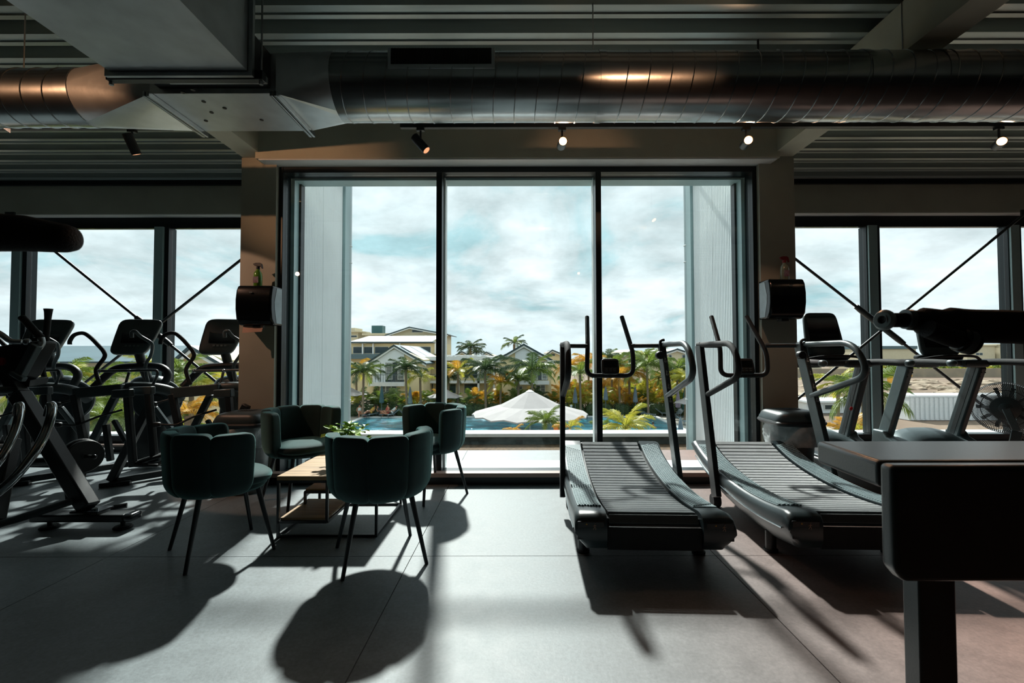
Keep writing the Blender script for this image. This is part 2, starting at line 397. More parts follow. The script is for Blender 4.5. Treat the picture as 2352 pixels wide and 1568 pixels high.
# ---- centre window
w = thing('window_1', 'tall three-pane window in dark frames looking over the pool', None, (0, 4.6, 0), kind='structure')
fd, fy0, fy1 = M['framedark'], 4.50, 4.66
WL, WR, WT, WB = -2.385, 2.385, 3.12, 0.055
PB('window_frame', fd, w, WL, WL + 0.042, fy0, fy1, WB, WT, bevel=0.003)
PB('window_frame', fd, w, WR - 0.042, WR, fy0, fy1, WB, WT, bevel=0.003)
PB('window_frame', fd, w, WL + 0.042, WR - 0.042, fy0, fy1, WT - 0.055, WT, bevel=0.003)
PB('window_frame', fd, w, WL + 0.042, WR - 0.042, fy0, fy1, WB, WB + 0.04, bevel=0.003)
for x in (at(1012, 700, 4.6).x, at(1372, 700, 4.6).x):
    sgn = -1 if x < 0 else 1
    PB('mullion', fd, w, x - 0.028, x + 0.028, fy0, fy1 - 0.02, WB + 0.04, WT - 0.055, bevel=0.003)
    PB('mullion_cap', M['white'], w, x - 0.030, x + 0.042 if x < 0 else x + 0.03, fy1 - 0.019, fy1 + 0.09, WB + 0.04, WT - 0.02)
# grey inner reveals left, right and top, then the slim outer frame
for sgn in (-1, 1):
    a, b = sorted((sgn * (WR - 0.043), sgn * (WR - 0.078)))
    PB('window_reveal', M['frameteal'], w, a, b, fy1, fy1 + 0.18, WB, WT)
    a, b = sorted((sgn * (WR - 0.079), sgn * (WR - 0.10)))
    PB('outer_frame', fd, w, a, b, fy1 + 0.1, fy1 + 0.18, WB, WT - 0.06)
PB('window_reveal', M['frameteal'], w, WL + 0.08, WR - 0.08, fy1, fy1 + 0.17, WT - 0.075, WT - 0.03)
PB('window_sill', M['white'], w, WL + 0.08, WR - 0.08, fy1, fy1 + 0.36, WB - 0.03, WB + 0.028, bevel=0.004)
mxs = [WL + 0.042, at(1012, 700, 4.6).x, at(1372, 700, 4.6).x, WR - 0.042]
for i in range(3):
    PB('pane', M['glass'], w, mxs[i] + (0.03 if i else 0.001), mxs[i + 1] - (0.03 if i < 2 else 0.001), 4.575, 4.581, WB + 0.041, WT - 0.056)
tag(PB('baseboard_center', M['basebd'], None, -2.384, 2.384, 4.44, 4.66, 0.0, 0.02), kind='structure')
tag(PB('wall_base_center', M['basebd'], None, -2.384, 2.384, 4.46, 4.66, 0.021, 0.054), kind='structure')
tag(PB('trim_4', M['sill'], None, -2.384, 2.384, 4.36, 4.46, 0.075, 0.115, bevel=0.004), kind='structure')
tag(PB('baseboard_back', M['basebd'], None, -2.384, 2.384, 4.39, 4.439, 0.0, 0.0745), kind='structure')

# ---- side windows
def side_window(n, sgn, lab):
    w = thing('window_%d' % n, lab, None, (sgn * 5, 6.0, 0), kind='structure')
    xi, xo = sgn * 2.74, sgn * 8.99
    def bx(nm, m, a, b, *r, **k): a, b = sorted((a, b)); return PB(nm, m, w, a, b, *r, **k)
    bx('window_frame', fd, xi, xo, 6.06, 6.12, ZH - 0.16, ZH, bevel=0.003)
    bx('window_frame', fd, xi, xo, 5.98, 6.12, 0.10, 0.19, bevel=0.003)
    ms = [sgn * 4.72, sgn * 6.60, sgn * 8.48]
    last = xi
    for x in ms:
        bx('mullion', M['frameteal'] if True else fd, x - 0.085, x + 0.03 + 0.03 * 0, 5.97, 6.0, 0.0 + 0.19, ZH - 0.16)
        bx('mullion', fd, x - 0.095, x + 0.085, 6.0, 6.14, 0.19, ZH - 0.16, bevel=0.003)
        a, b = sorted((last, x)); PB('pane', M['glass'], w, a + 0.1, b - 0.1, 6.05, 6.056, 0.191, ZH - 0.161); last = x
    a, b = sorted((last, xo)); PB('pane', M['glass'], w, a + 0.1, b - 0.05, 6.05, 6.056, 0.191, ZH - 0.161)
    bx('window_sill', M['white'], xi, xo, 6.12, 6.5, 0.07, 0.16, bevel=0.004)
    return w
side_window(2, -1, 'left ribbon window with grey mullions behind the cross trainers')
side_window(3, 1, 'right ribbon window with grey mullions behind the motorised treadmills')
for sgn, a, b in ((-1, -9, -2.74), (1, 2.74, 9)):
    nm = 'left' if sgn < 0 else 'right'
    tag(PB('wall_base_' + nm, M['basebd'], None, a, b, YS, 6.12, 0.0, 0.099), kind='structure')
    tag(PB('trim_%d' % (6 + sgn), M['sill'], None, a, b, 5.86, YS - 0.001, 0.075, 0.10, bevel=0.003), kind='structure')
    tag(PB('baseboard_' + nm, M['basebd'], None, a, b, 5.90, YS - 0.001, 0.0, 0.0745), kind='structure')

# tension rods crossing behind both side windows
def brace(sgn, lab):
    t = thing('cross_brace', lab, 'brace', (sgn * 4.69, 5.80, 1.0))
    Y = 5.80; Z0, Z1 = 0.04, 3.06
    A, B = Vector((sgn * 2.80, Y, Z1)), Vector((sgn * 6.58, Y, Z0)); Cc, D = Vector((sgn * 2.80, Y + 0.05, Z0)), Vector((sgn * 6.58, Y + 0.05, Z1))
    MB().cyl(A, B, 0.017, 10).build('rod', M['powder'], t); MB().cyl(Cc, D, 0.017, 10).build('rod', M['powder'], t)
    p, q = (A, B) if sgn > 0 else (Cc, D)
    t0, t1 = (0.40, 0.56)
    if sgn < 0: t0, t1 = 0.44, 0.56
    P0, P1 = p.lerp(q, t0), p.lerp(q, t1)
    MB().tube([P0, P0.lerp(P1, .1), P0.lerp(P1, .9), P1], [0.03, 0.036, 0.036, 0.03], 12).build('turnbuckle', M['powder'], t)
    for e in (A, B, Cc, D):
        MB().obox(e, (0.12, 0.02, 0.08)).build('gusset_plate', M['powder'], t)
brace(-1, 'dark tension rods crossing in front of the left window'); brace(1, 'dark tension rods crossing in front of the right window')

# ---- exterior recess: fluted white panels, corner boards, patio, kerb
for sgn, nm in ((-1, 'left'), (1, 'right')):
    g = thing('wall_recess_' + nm, None, None, (sgn * 2.3, 5.3, 0), kind='structure')
    ys2 = [4.85, 5.42, 6.02]
    for i in range(2):
        m = MB(); n = 15 if i else 14
        ya, yb = ys2[i] + 0.003, ys2[i + 1] - 0.003
        out = []
        for k in range(n * 2 + 1):
            yy = ya + (yb - ya) * k / (n * 2); out.append((sgn * (2.335 - (0.004 if k % 2 else 0)), yy, -0.2))
        out += [(sgn * 2.38, yb, -0.2), (sgn * 2.38, ya, -0.2)]
        m.prism(out, (0, 0, 0), (0, 0, 4.75)).build('cladding_panel', M['extpanel'], g, smooth=False)
    a, b = sorted((sgn * 2.384, sgn * 2.30))
    PB('corner_board', M['frameteal'], g, a, b, 6.021, 6.18, -0.2, 4.55)
    # soffit-mounted round downpipe with brackets
    d = thing('downpipe', 'round grey-white downpipe at the %s edge of the recess outside' % nm, 'pipe', (sgn * 2.2, 6.22, -0.21))
    xx = sgn * (abs(at(797, 600, 6.3).x) + 0.0)
    m = MB(); m.cyl((xx, 6.3, -0.21), (xx, 6.3, 4.2), 0.062, 20); m.build('pipe', mat('pale_grey_pipe', 'a9b8bc', 0.4, var=0.05), d)
    for z in (0.62, 2.52, 2.75):
        m = MB(); m.tube([(xx + 0.066 * math.cos(a), 6.3 + 0.066 * math.sin(a), z) for a in [2 * PI * i / 20 for i in range(20)]], 0.004, 6, closed=True); m.cyl((xx, 6.3, z), (sgn * 2.32, 6.17, z), 0.006, 6)
        m.build('pipe_bracket', M['white'], d)
M['patio'] = mat('sandy_roof_membrane', '85776a', 0.9, var=0.14, scale=2.5, stretch=(0.6, 2, 1), bump=0.2, bscale=30)
M['gravel'] = mat('brown_gravel', '6f563c', 0.95, col2='3c2f22', scale=25, bump=0.6, bscale=60)
M['kerb'] = mat('stained_grey_render', '3b4443', 0.85, col2='5f6664', scale=6, bump=0.2, stretch=(1, 1, 3))
pt = PB('patio', M['patio'], None, -3.6, 3.6, 6.1, 7.6, -0.45, -0.21); tag(pt, kind='structure')
tag(PB('patio_recess', M['patio'], None, -2.33, 2.33, 4.67, 6.099, -0.45, -0.21), kind='structure')
gr = MB(); gr.box(-3.59, 3.59, 6.68, 7.279, -0.2105, -0.19)
rnd = random.Random(3)
for i in range(900):
    x = rnd.uniform(-3.6, 3.6); yy = 6.71 - abs(rnd.gauss(0, 0.035)); r = rnd.uniform(0.006, 0.02)
    gr.obox((x, yy, -0.207), (r * 2, r * 1.6, r), Matrix.Rotation(rnd.uniform(0, 3), 3, 'Z'))
tag(gr.build('gravel_strip', M['gravel'], None, smooth=False), 'brown gravel strip in front of the low grey kerb', 'gravel', kind='stuff')
kb = thing('roof_kerb', 'low dark kerb with white metal capping beyond the recess', 'kerb', (0, 7.35, -0.21))
PB('kerb_wall', M['kerb'], kb, -3.58, 3.58, 7.28, 7.48, -0.21, -0.066)
PB('capping', M['white'], kb, -3.6, 3.6, 7.22, 7.56, -0.065, -0.010, bevel=0.004)
PB('outlet', M['blackgloss'], kb, at(1193, 1020, 7.26).x - 0.05, at(1193, 1020, 7.26).x + 0.05, 7.262, 7.279, -0.185, -0.12)
# ================================================================== ducts
M['galv'] = mat('galvanised_sheet', 'a8adae', 0.25, metal=1.0, var=0.10, scale=5, bump=0.06, bscale=9)
M['galvrough'] = mat('galvanised_plate', 'cdd3d5', 0.38, metal=0.85, var=0.10, scale=7, bump=0.1, bscale=14)
M['seamdark'] = mat('duct_seam', '3c3f40', 0.4, metal=0.8)
DY, DZ, DR = 2.90, CAMZ + 1.72, 0.205
def spiral(name, x0, x1, r, z, lab):
    t = thing(name, lab, 'duct', (x0, DY, z))
    MB().cyl((x0, DY, z), (x1, DY, z), r, 64).build('duct_body', M['galv'], t)
    tm = None; x = x0 + 0.08; k = 0
    while x < x1 - 0.05:
        if tm is None:
            pts = [(x + 0.055 * (math.sin(a) * 0.5), DY + (r + 0.0005) * math.cos(a), z + (r + 0.0005) * math.sin(a)) for a in [2 * PI * i / 48 for i in range(48)]]
            tm = MB().tube(pts, 0.0035, 6, closed=True).build('spiral_seam', M['galv'], t)
        else: inst(tm, 'spiral_seam', t, Matrix.Translation((k * 0.133, 0, 0)))
        k += 1; x += 0.133
    return t
XB0, XB1, BY0, BY1, BZ0, BZ1 = -2.16, -1.42, 2.63, 3.08, CAMZ + 1.53, CAMZ + 1.77
d1 = spiral('spiral_duct', -1.14, 6.4, DR, DZ, 'long shiny spiral duct running right from the square duct box')
# joint collars on the long duct
for xx in (at(1378, 200, 2.85).x, at(1970, 200, 2.85).x, at(2140, 200, 2.85).x):
    MB().cyl((xx - 0.02, DY, DZ), (xx + 0.02, DY, DZ), DR + 0.004, 64).build('joint_collar', M['galv'], d1)
gx0, gx1 = at(893, 150, 2.72).x, at(1137, 150, 2.72).x
gt = Matrix.Rotation(R_(28), 3, 'X')
gc = Vector(((gx0 + gx1) / 2, DY - 0.175, DZ - 0.075 + 0.02))
gp = Vector(((gx0 + gx1) / 2, DY - 0.198, DZ + 0.06))
grl = thing('air_grille', 'black slotted air grille set in the front of the long round duct', 'vent', tuple(gp))
MB().obox(gp, (gx1 - gx0, 0.02, 0.125)).build('grille_frame', M['galvrough'], grl, bevel=0.003)
MB().obox(gp + Vector((0, -0.011, 0.012)), (gx1 - gx0 - 0.04, 0.004, 0.095)).build('opening', M['basebd'], grl)
bl = None
nb = 34
for i in range(nb):
    xx = gx0 + 0.03 + (gx1 - gx0 - 0.06) * i / (nb - 1)
    if bl is None: bl = MB().obox((xx, gp.y - 0.014, gp.z + 0.012), (0.004, 0.01, 0.09)).build('blade', M['basebd'], grl); bx0 = xx
    else: inst(bl, 'blade', grl, Matrix.Translation((xx - bx0, 0, 0)))
d2 = spiral('spiral_duct', -7.5, at(212, 220, 2.9).x, 0.172, CAMZ + 1.50 + 0.155, 'shorter spiral duct left of the square duct box, glowing orange from a lamp')
r2_, z2_ = 0.172, CAMZ + 1.655
MB().cyl((at(190, 220, 2.9).x - 0.02, DY, z2_), (at(212, 220, 2.9).x, DY, z2_), r2_ + 0.004, 64).build('joint_collar', M['galv'], d2)
# plenum box with square-to-round transitions
px = thing('duct_box', 'square galvanised duct box joining the overhead ducts', 'duct', ((XB0 + XB1) / 2, DY, BZ0))
PB('box_shell', M['galvrough'], px, XB0, XB1, BY0, BY1, BZ0, BZ1)
def transition(xs, xr, r, zc, mtl):
    m = MB(); n = 32; ym = (BY0 + BY1) / 2; hy = (BY1 - BY0) / 2; zm = (BZ0 + BZ1) / 2; hz = (BZ1 - BZ0) / 2
    cs = [(xs, ym + a * hy, zm + b * hz) for a, b in ((1, 1), (-1, 1), (-1, -1), (1, -1))]
    rd = [(xr, DY + r * math.cos(2 * PI * i / n), zc + r * math.sin(2 * PI * i / n)) for i in range(n)]
    fs = []
    for k in range(4):
        for i in range(k * 8, k * 8 + 8): fs.append((k, 4 + i, 4 + (i + 1) % n))
        fs.append((k, (k + 1) % 4, 4 + ((k + 1) * 8) % n))
    m.add(cs + rd, fs)
    return m.build('transition', mtl, px, smooth=True, ang=12)
transition(XB1, -1.14, DR, DZ, M['galvrough']); transition(XB0, at(212, 220, 2.9).x, r2_, z2_, M['galvrough'])
def angle_bar(a, b, name='joint_flange'):
    return MB().beam(a, b, 0.02, 0.035).build(name, M['steel'], px, bevel=0.002)
for xx in (XB1, XB0):
    for xo in (-0.012, 0.012):
        MB().beam((xx + xo, BY0 - 0.03, BZ0 - 0.016), (xx + xo, BY1 + 0.03, BZ0 - 0.016), 0.016, 0.03, side=(1, 0, 0)).build('joint_flange', M['steel'], px, bevel=0.002)
rnd = random.Random(5)
for (a, b) in ((443, 206), (468, 233), (516, 248), (486, 258), (473, 277), (601, 275), (420, 212)):
    q = at(a, b, 2.0); q = Vector((0, 0, CAMZ)) + (q - Vector((0, 0, CAMZ))) * ((BZ0 - CAMZ) / (q.z - CAMZ))
    MB().cyl(q + Vector((0, 0, -0.003)), q + Vector((0, 0, 0.001)), 0.012, 12).build('plug_hole', M['basebd'], px)
# main rectangular duct coming over the camera
rd_ = thing('rectangular_duct', 'large rectangular galvanised duct overhead at top left', 'duct', ((XB0 + XB1) / 2, 0.2, BZ0 - 0.03))
yy = -3.9
ends = [-3.9, -2.4, -1.2, 0.2, 1.26, 1.77, 2.36]
for i in range(len(ends) - 1):
    PB('duct_section', M['galvrough'], rd_, XB0 + 0.005, XB1 - 0.005, ends[i] + 0.004, ends[i + 1] - 0.002, BZ0 - 0.035, BZ1 + 0.12)
    if 0: pass
PB('end_flange', M['steel'], rd_, XB0 - 0.02, XB1 + 0.02, 2.361, 2.38, BZ0 - 0.06, BZ1 + 0.13)
PB('duct_neck', M['basebd'], rd_, XB0 + 0.06, XB1 - 0.03, 2.381, 2.629, BZ0 + 0.03, BZ1 - 0.01)
PB('end_flange', M['steel'], rd_, XB0 + 0.2, XB1 + 0.01, 2.50, 2.53, BZ0 - 0.005, BZ0 + 0.029)
# hanger rail under the joint and threaded rods
hg = thing('duct_hanger', 'dark hanger rail with two threaded rods under the square duct joint', 'bracket', ((XB0 + XB1) / 2, 2.43, BZ0))
PB('rail', M['powder'], hg, XB0 - 0.05, XB1 + 0.05, 2.40, 2.44, BZ0 - 0.055, BZ0 - 0.015 + 0.01, bevel=0.002)
for xx in (XB0 - 0.035, XB1 + 0.035):
    MB().cyl((xx, 2.42, BZ0 - 0.07), (xx, 2.42, ZD + 0.0), 0.005, 8).build('threaded_rod', M['steel'], hg)
    MB().cyl((xx, 2.42, BZ0 - 0.075), (xx, 2.42, BZ0 - 0.055), 0.011, 6).build('nut', M['steel'], hg)
for pxx in (1363, 2078):
    xx = at(pxx, 60, 2.88).x
    MB().cyl((xx, DY, DZ + DR - 0.002), (xx, DY, ZD), 0.004, 8).build('suspension_rod', M['steel'], d1)
for xx in (-4.6, -3.2):
    MB().cyl((xx, DY, z2_ + r2_ - 0.002), (xx, DY, ZD), 0.004, 8).build('suspension_rod', M['steel'], d2)

# ================================================================== track lights
M['lampface'] = mat('lamp_glow', 'ffd9b0', 0.4, emit='ffb070', es=9.0)
M['lampdim'] = mat('lamp_face_dim', 'e8b48c', 0.4, emit='f0a070', es=0.7)
TY = 3.52
def track(px0, px1, py, lab):
    a, b = at(px0, py, TY), at(px1, py, TY); z = a.z
    t = thing('light_track', lab, 'track', (a.x, TY, z))
    x1 = b.x
    PB('track_rail', M['powder'], t, a.x, x1, TY - 0.018, TY + 0.018, z - 0.017, z + 0.017, bevel=0.002)
    x = a.x + 0.25
    while x < x1 - 0.05:
        MB().cyl((x, TY, z + 0.016), (x, TY, 3.529), 0.002, 6).build('suspension_wire', M['steel'], t); x += 1.9
    return z
tz = track(920, 2700, 290, 'long black track rail below the round duct at right'); tz2 = track(-500, 395, 295, 'short black track rail at upper left')
def spot(px_, py_, aim, lab, face, watts=0, size=60, blend=0.3, zt=tz, L=0.155, r=0.034, gp='spotlights on the black track rails'):
    c = at(px_, py_, TY); d = Vector(aim).normalized()
    t = thing('track_spotlight', lab, 'spotlight', (c.x, TY, zt - 0.018), gp)
    st = Vector((c.x, TY, zt - 0.018)); jo = c - d * 0.0
    PB('adapter', M['powder'], t, st.x - 0.03, st.x + 0.03, TY - 0.016, TY + 0.016, st.z - 0.02, st.z - 0.0005)
    MB().cyl(st + Vector((0, 0, -0.02)), jo, 0.008, 10).build('stem', M['powder'], t)
    MB().lathe([(r * 0.94, -L * 0.5), (r, -L * 0.49), (r, L * 0.5), (r * 0.9, L * 0.5), (r * 0.86, L * 0.46)], c, d, 28).build('lamp_housing', M['powder'], t)
    MB().lathe([(r * 0.86, 0), (r * 0.8, 0.004), (0.001, 0.006)], c + d * (L * 0.462), d, 24).build('lamp_face', face, t)
    if watts:
        ld = bpy.data.lights.new('spot_beam', 'SPOT'); ld.energy = watts; ld.color = (1.0, 0.55, 0.32); ld.spot_size = R_(size); ld.spot_blend = blend; ld.shadow_soft_size = 0.02
        lo = bpy.data.objects.new('spot_beam', ld); C.objects.link(lo); lo.parent = t
        lo.location = c + d * (L * 0.5 + 0.01) - Vector(t.location); lo.rotation_euler = (-d).to_track_quat('Z', 'Y').to_euler()
    return t
spot(966, 330, (0.62, -0.10, -0.72), 'left spotlight of the long track, tilted down to the right', M['lampdim'], 6, 50)
spot(1291, 330, (0.0, -0.95, -0.18), 'glowing spotlight facing the camera, left of the two over the window', M['lampface'], 14, 120)
spot(1714, 328, (-0.25, -0.95, -0.15), 'glowing spotlight facing the camera, right of the two over the window', M['lampface'], 14, 120)
spot(2295, 330, (-0.5, -0.7, -0.10), 'rightmost glowing spotlight near the right picture edge', M['lampface'], 8, 100)
spot(303, 331, (0.16, 0.36, -0.8), 'unlit-looking dark spotlight hanging at upper left', M['lampdim'], 0, 60, zt=tz2)

# second row of warm track lights on the ceiling behind the camera
TY0, TY = TY, -0.9
zb = 3.08
bt = thing('light_track', 'black track rail behind the camera with warm spotlights', 'track', (0, TY, zb + .03))
PB('track_rail', M['powder'], bt, -6.5, -2.25, TY - .018, TY + .018, zb + .02, zb + .054); PB('track_rail', M['powder'], bt, -1.3, 5.0, TY - .018, TY + .018, zb + .02, zb + .054)
for x in (-5, -1, 3): MB().cyl((x, TY, zb + .053), (x, TY, 3.529), 0.002, 6).build('suspension_wire', M['steel'], bt)
for x, ax_, w_ in ((-4.9, (0.52, 1, -0.01), 300), (1.35, (-0.14, 1, -0.01), 90)):
    c = Vector((x, TY, zb - 0.06)); d = Vector(ax_).normalized()
    t = thing('track_spotlight', 'warm spotlight behind the camera aimed at the ducts, %s one' % ('left' if x < 0 else 'right'), 'spotlight', (x, TY, zb), 'spotlights behind the camera')
    MB().cyl((x, TY, zb + .019), c, 0.008, 10).build('stem', M['powder'], t)
    MB().lathe([(0.032, -.08), (0.034, -.078), (0.034, .077), (0.03, .077)], c, d, 28).build('lamp_housing', M['powder'], t)
    MB().lathe([(0.029, 0), (0.001, 0.004)], c + d * .078, d, 24).build('lamp_face', M['lampface'], t)
    ld = bpy.data.lights.new('spot_beam', 'SPOT'); ld.energy = w_; ld.color = (1.0, 0.50, 0.26); ld.spot_size = R_(19 if x < 0 else 15); ld.spot_blend = .9; ld.shadow_soft_size = .04
    lo = bpy.data.objects.new('spot_beam', ld); C.objects.link(lo); lo.parent = t; lo.location = c + d * .1 - Vector(t.location); lo.rotation_euler = (-d).to_track_quat('Z', 'Y').to_euler()
TY = TY0

# unseen warm lamps behind the ducts, put in to light the lower columns
for c, tgt, e_, bl_, lab in ((Vector((-3.87, 3.2, 3.06)), Vector((-2.55, 4.45, 1.12)), 62, .12, 'unseen warm spotlight behind the left round duct, placed to light the left column'), (Vector((1.75, 3.25, 3.04)), Vector((2.57, 4.45, 1.0)), 14, .5, 'unseen warm spotlight behind the long duct, placed to light the right column')):
    d = (tgt - c).normalized()
    t = thing('track_spotlight', lab, 'spotlight', (c.x, c.y, 3.3))
    MB().cyl((c.x, c.y, 3.529), c, 0.008, 10).build('stem', M['powder'], t)
    MB().lathe([(0.032, -.07), (0.034, -.068), (0.034, .067), (0.03, .067)], c, d, 28).build('lamp_housing', M['powder'], t)
    MB().lathe([(0.029, 0), (0.001, 0.004)], c + d * .068, d, 24).build('lamp_face', M['lampface'], t)
    ld = bpy.data.lights.new('spot_beam', 'SPOT'); ld.energy = e_; ld.color = (1.0, 0.55, 0.36); ld.spot_size = R_(47); ld.spot_blend = bl_; ld.shadow_soft_size = .02
    lo = bpy.data.objects.new('spot_beam', ld); C.objects.link(lo); lo.parent = t; lo.location = c + d * .08 - Vector(t.location); lo.rotation_euler = (-d).to_track_quat('Z', 'Y').to_euler()
    if e_ > 20:  # added plate beside the lamp, keeps its beam off the nearest console
        az = Vector((1.12, 1.25, 0)).normalized(); lf_ = Vector((-az.y, az.x, 0))
        p_ = [c + az * a_ + lf_ * 0.014 + Vector((0, 0, b_)) for a_, b_ in ((0.05, 0.04), (0.17, 0.03), (0.17, -0.165), (0.05, -0.09))]
        MB().prism(p_, (0, 0, 0), lf_ * 0.002).build('beam_blocker', M['powder'], t, smooth=False)
# ================================================================== velvet chairs
def make_chair():
    t = thing('velvet_tub_chair', 'x', 'chair', (0, 0, 0), 'teal velvet tub chairs around the low table')
    R0 = 0.272
    def warp(th0):
        def fn(q):
            s, rho, z = q.x, q.y, q.z
            lean = 0.055 * (z - 0.60) - 0.9 * max(0, 0.50 - z) ** 2 * 4
            a = th0 + s / R0; r = R0 + rho + lean
            return (r * math.sin(a), -r * math.cos(a), z)
        return fn
    for k, d in enumerate((-86, -43, 0, 43, 86)):
        hz = 0.785 if abs(d) < 60 else 0.775
        m = MB().selip((0, 0, (hz + 0.395) / 2), (0.222, 0.092, hz - 0.395), 6.5, 32, 26, fn=warp(R_(d)))
        m.build('back_channel', M['velvet'], t, ang=80)
    m = MB().selip((0, 0.02, 0.462), (0.50, 0.50, 0.11), 2.6, 36, 14)
    m.build('seat', M['velvet'], t, ang=80)
    m = MB().lathe([(0.05, 0.392), (0.235, 0.394), (0.25, 0.41), (0.25, 0.44), (0.2, 0.45)], (0, 0.0, 0), (0, 0, 1), 36)
    m.build('seat_base', M['velvet'], t)
    for sx in (-1, 1):
        for sy in (-1, 1):
            MB().cyl((sx * 0.155, sy * 0.155, 0.41), (sx * 0.235, sy * 0.235, 0.0), 0.0165, 12, r2=0.011).build('leg', M['powder'], t)
    return t
ch0 = make_chair()
# position and direction the back faces (degrees from +X)
chairs = [(-0.86, 2.86, -65, 'velvet tub chair nearest the camera, its back turned to us'),
          (-1.90, 2.95, -134, 'velvet tub chair left of the table with its seat edge showing'),
          (-1.87, 3.97, 142, 'velvet tub chair behind the table facing us, beside the left bin'),
          (-0.79, 4.10, 47, 'velvet tub chair by the window in front of the left mullion')]
for i, (x, y, a, lab) in enumerate(chairs):
    o = ch0 if i == 0 else dup(ch0)
    o.location = (x, y, 0); o.rotation_euler = (0, 0, R_(a + 90)); o['label'] = lab

# ================================================================== low table with shelves
M['wood'] = mat('weathered_mango_wood', '8d6f4c', 0.5, col2='c09a6a', scale=3.2, stretch=(1, 7, 4), bump=0.15, bscale=8, detail=8)
tb = thing('coffee_table', 'low square wooden table on a thin black steel frame with stepped shelves', 'table', (-1.3, 3.47, 0))
X0, X1, Y0, Y1, TZ = -1.655, -0.965, 3.14, 3.81, 0.415
n = 5
for i in range(n):
    a = Y0 + (Y1 - Y0) * i / n; b = Y0 + (Y1 - Y0) * (i + 1) / n
    PB('plank', M['wood'], tb, X0, X1, a + 0.0006, b - 0.0006, TZ - 0.028, TZ, bevel=0.0012)
def bar(p, q, nm='frame_bar'): return MB().beam(p, q, 0.017, 0.017, side=(0, 1, 0) if abs(Vector(q).y - Vector(p).y) < .01 else (1, 0, 0)).build(nm, M['powder'], tb)
e = 0.009
for x in (X0 + e, X1 - e):
    for y in (Y0 + e, Y1 - e): bar((x, y, 0.0), (x, y, TZ - 0.029), 'leg')
for z in (0.010, TZ - 0.038):
    for y in (Y0 + e, Y1 - e): bar((X0 + 2 * e, y, z), (X1 - 2 * e, y, z))
    for x in (X0 + e, X1 - e): bar((x, Y0 + 2 * e, z), (x, Y1 - 2 * e, z))
PB('lower_shelf', M['wood'], tb, X0 + 0.018, -1.32, Y0 + 0.018, 3.57, 0.112, 0.128, bevel=0.001)
for a, b in (((X0 + e, Y0 + e, 0.103), (-1.312, Y0 + e, 0.103)), ((X0 + e, 3.575, 0.103), (-1.312, 3.575, 0.103)), ((-1.312, Y0 + e, 0.103), (-1.312, 3.575, 0.103)), ((X0 + e, Y0 + e, 0.103), (X0 + e, 3.575, 0.103))): bar(a, b)
bar((-1.312, Y0 + e, 0.11), (-1.312, Y0 + e, TZ - 0.03), 'post'); 
PB('upper_shelf', M['wood'], tb, -1.60, -0.99, 3.45, 3.79, 0.225, 0.240, bevel=0.001)
for a, b in (((-1.60, 3.445, 0.216), (-0.98, 3.445, 0.216)), ((-1.60, 3.79, 0.216), (-0.98, 3.79, 0.216)), ((-1.60, 3.445, 0.216), (-1.60, 3.79, 0.216))): bar(a, b)
bar((-1.60, 3.445, 0.129), (-1.60, 3.445, 0.22), 'post'); bar((-1.45, 3.79, 0.01), (-1.45, 3.79, 0.22), 'post')

# potted plant
M['leaf'] = mat('bright_green_leaf', '5c8f22', 0.45, col2='b5cc40', scale=9)
M['leafstem'] = mat('green_stem', '3c5a1c', 0.6)
M['pot'] = mat('dark_ceramic_pot', '22292b', 0.4)
pl = thing('potted_plant', 'small bright green leafy plant in a dark pot on the low table', 'plant', (-1.33, 3.52, TZ))
MB().lathe([(0.045, TZ), (0.06, TZ + 0.01), (0.075, TZ + 0.10), (0.078, TZ + 0.115), (0.07, TZ + 0.115), (0.065, TZ + 0.10)], (-1.33, 3.52, 0), (0, 0, 1), 24).build('pot', M['pot'], pl)
rnd = random.Random(11)
st = MB(); lf = []
for i in range(70):
    a = rnd.uniform(0, 2 * PI); rr = rnd.uniform(0.02, 0.14); h = rnd.uniform(0.16, 0.30) - rr * 0.15
    p = Vector((-1.33, 3.52, TZ + 0.10)); q = Vector((-1.33 + rr * math.cos(a), 3.52 + rr * math.sin(a), TZ + h))
    st.tube([p, p.lerp(q, 0.5) + Vector((0, 0, 0.02)), q], 0.0016, 5)
    lf.append((q, a))
st.build('stems', M['leafstem'], pl)
lm = MB(); 
lv = [(0, 0, 0), (0.012, -0.011, 0.003), (0.03, -0.014, 0.004), (0.044, 0, -0.003), (0.03, 0.014, 0.004), (0.012, 0.011, 0.003), (0.022, 0, -0.002)]
first = None
for q, a in lf:
    for j in range(2):
        Rm = Matrix.Translation(q - Vector(pl.location)) @ Euler((rnd.uniform(-.6, .6), rnd.uniform(-.5, .4), a + j * 2.3 + rnd.uniform(-.6, .6))).to_matrix().to_4x4() @ Matrix.Scale(rnd.uniform(1.0, 1.6), 4)
        if first is None:
            mm = MB().add(lv, [(0, 1, 6), (1, 2, 6), (2, 3, 6), (3, 4, 6), (4, 5, 6), (5, 0, 6)])
            first = mm.build('leaf', M['leaf'], None); first.parent = pl; first.matrix_local = Rm
        else: inst(first, 'leaf', pl, Rm)

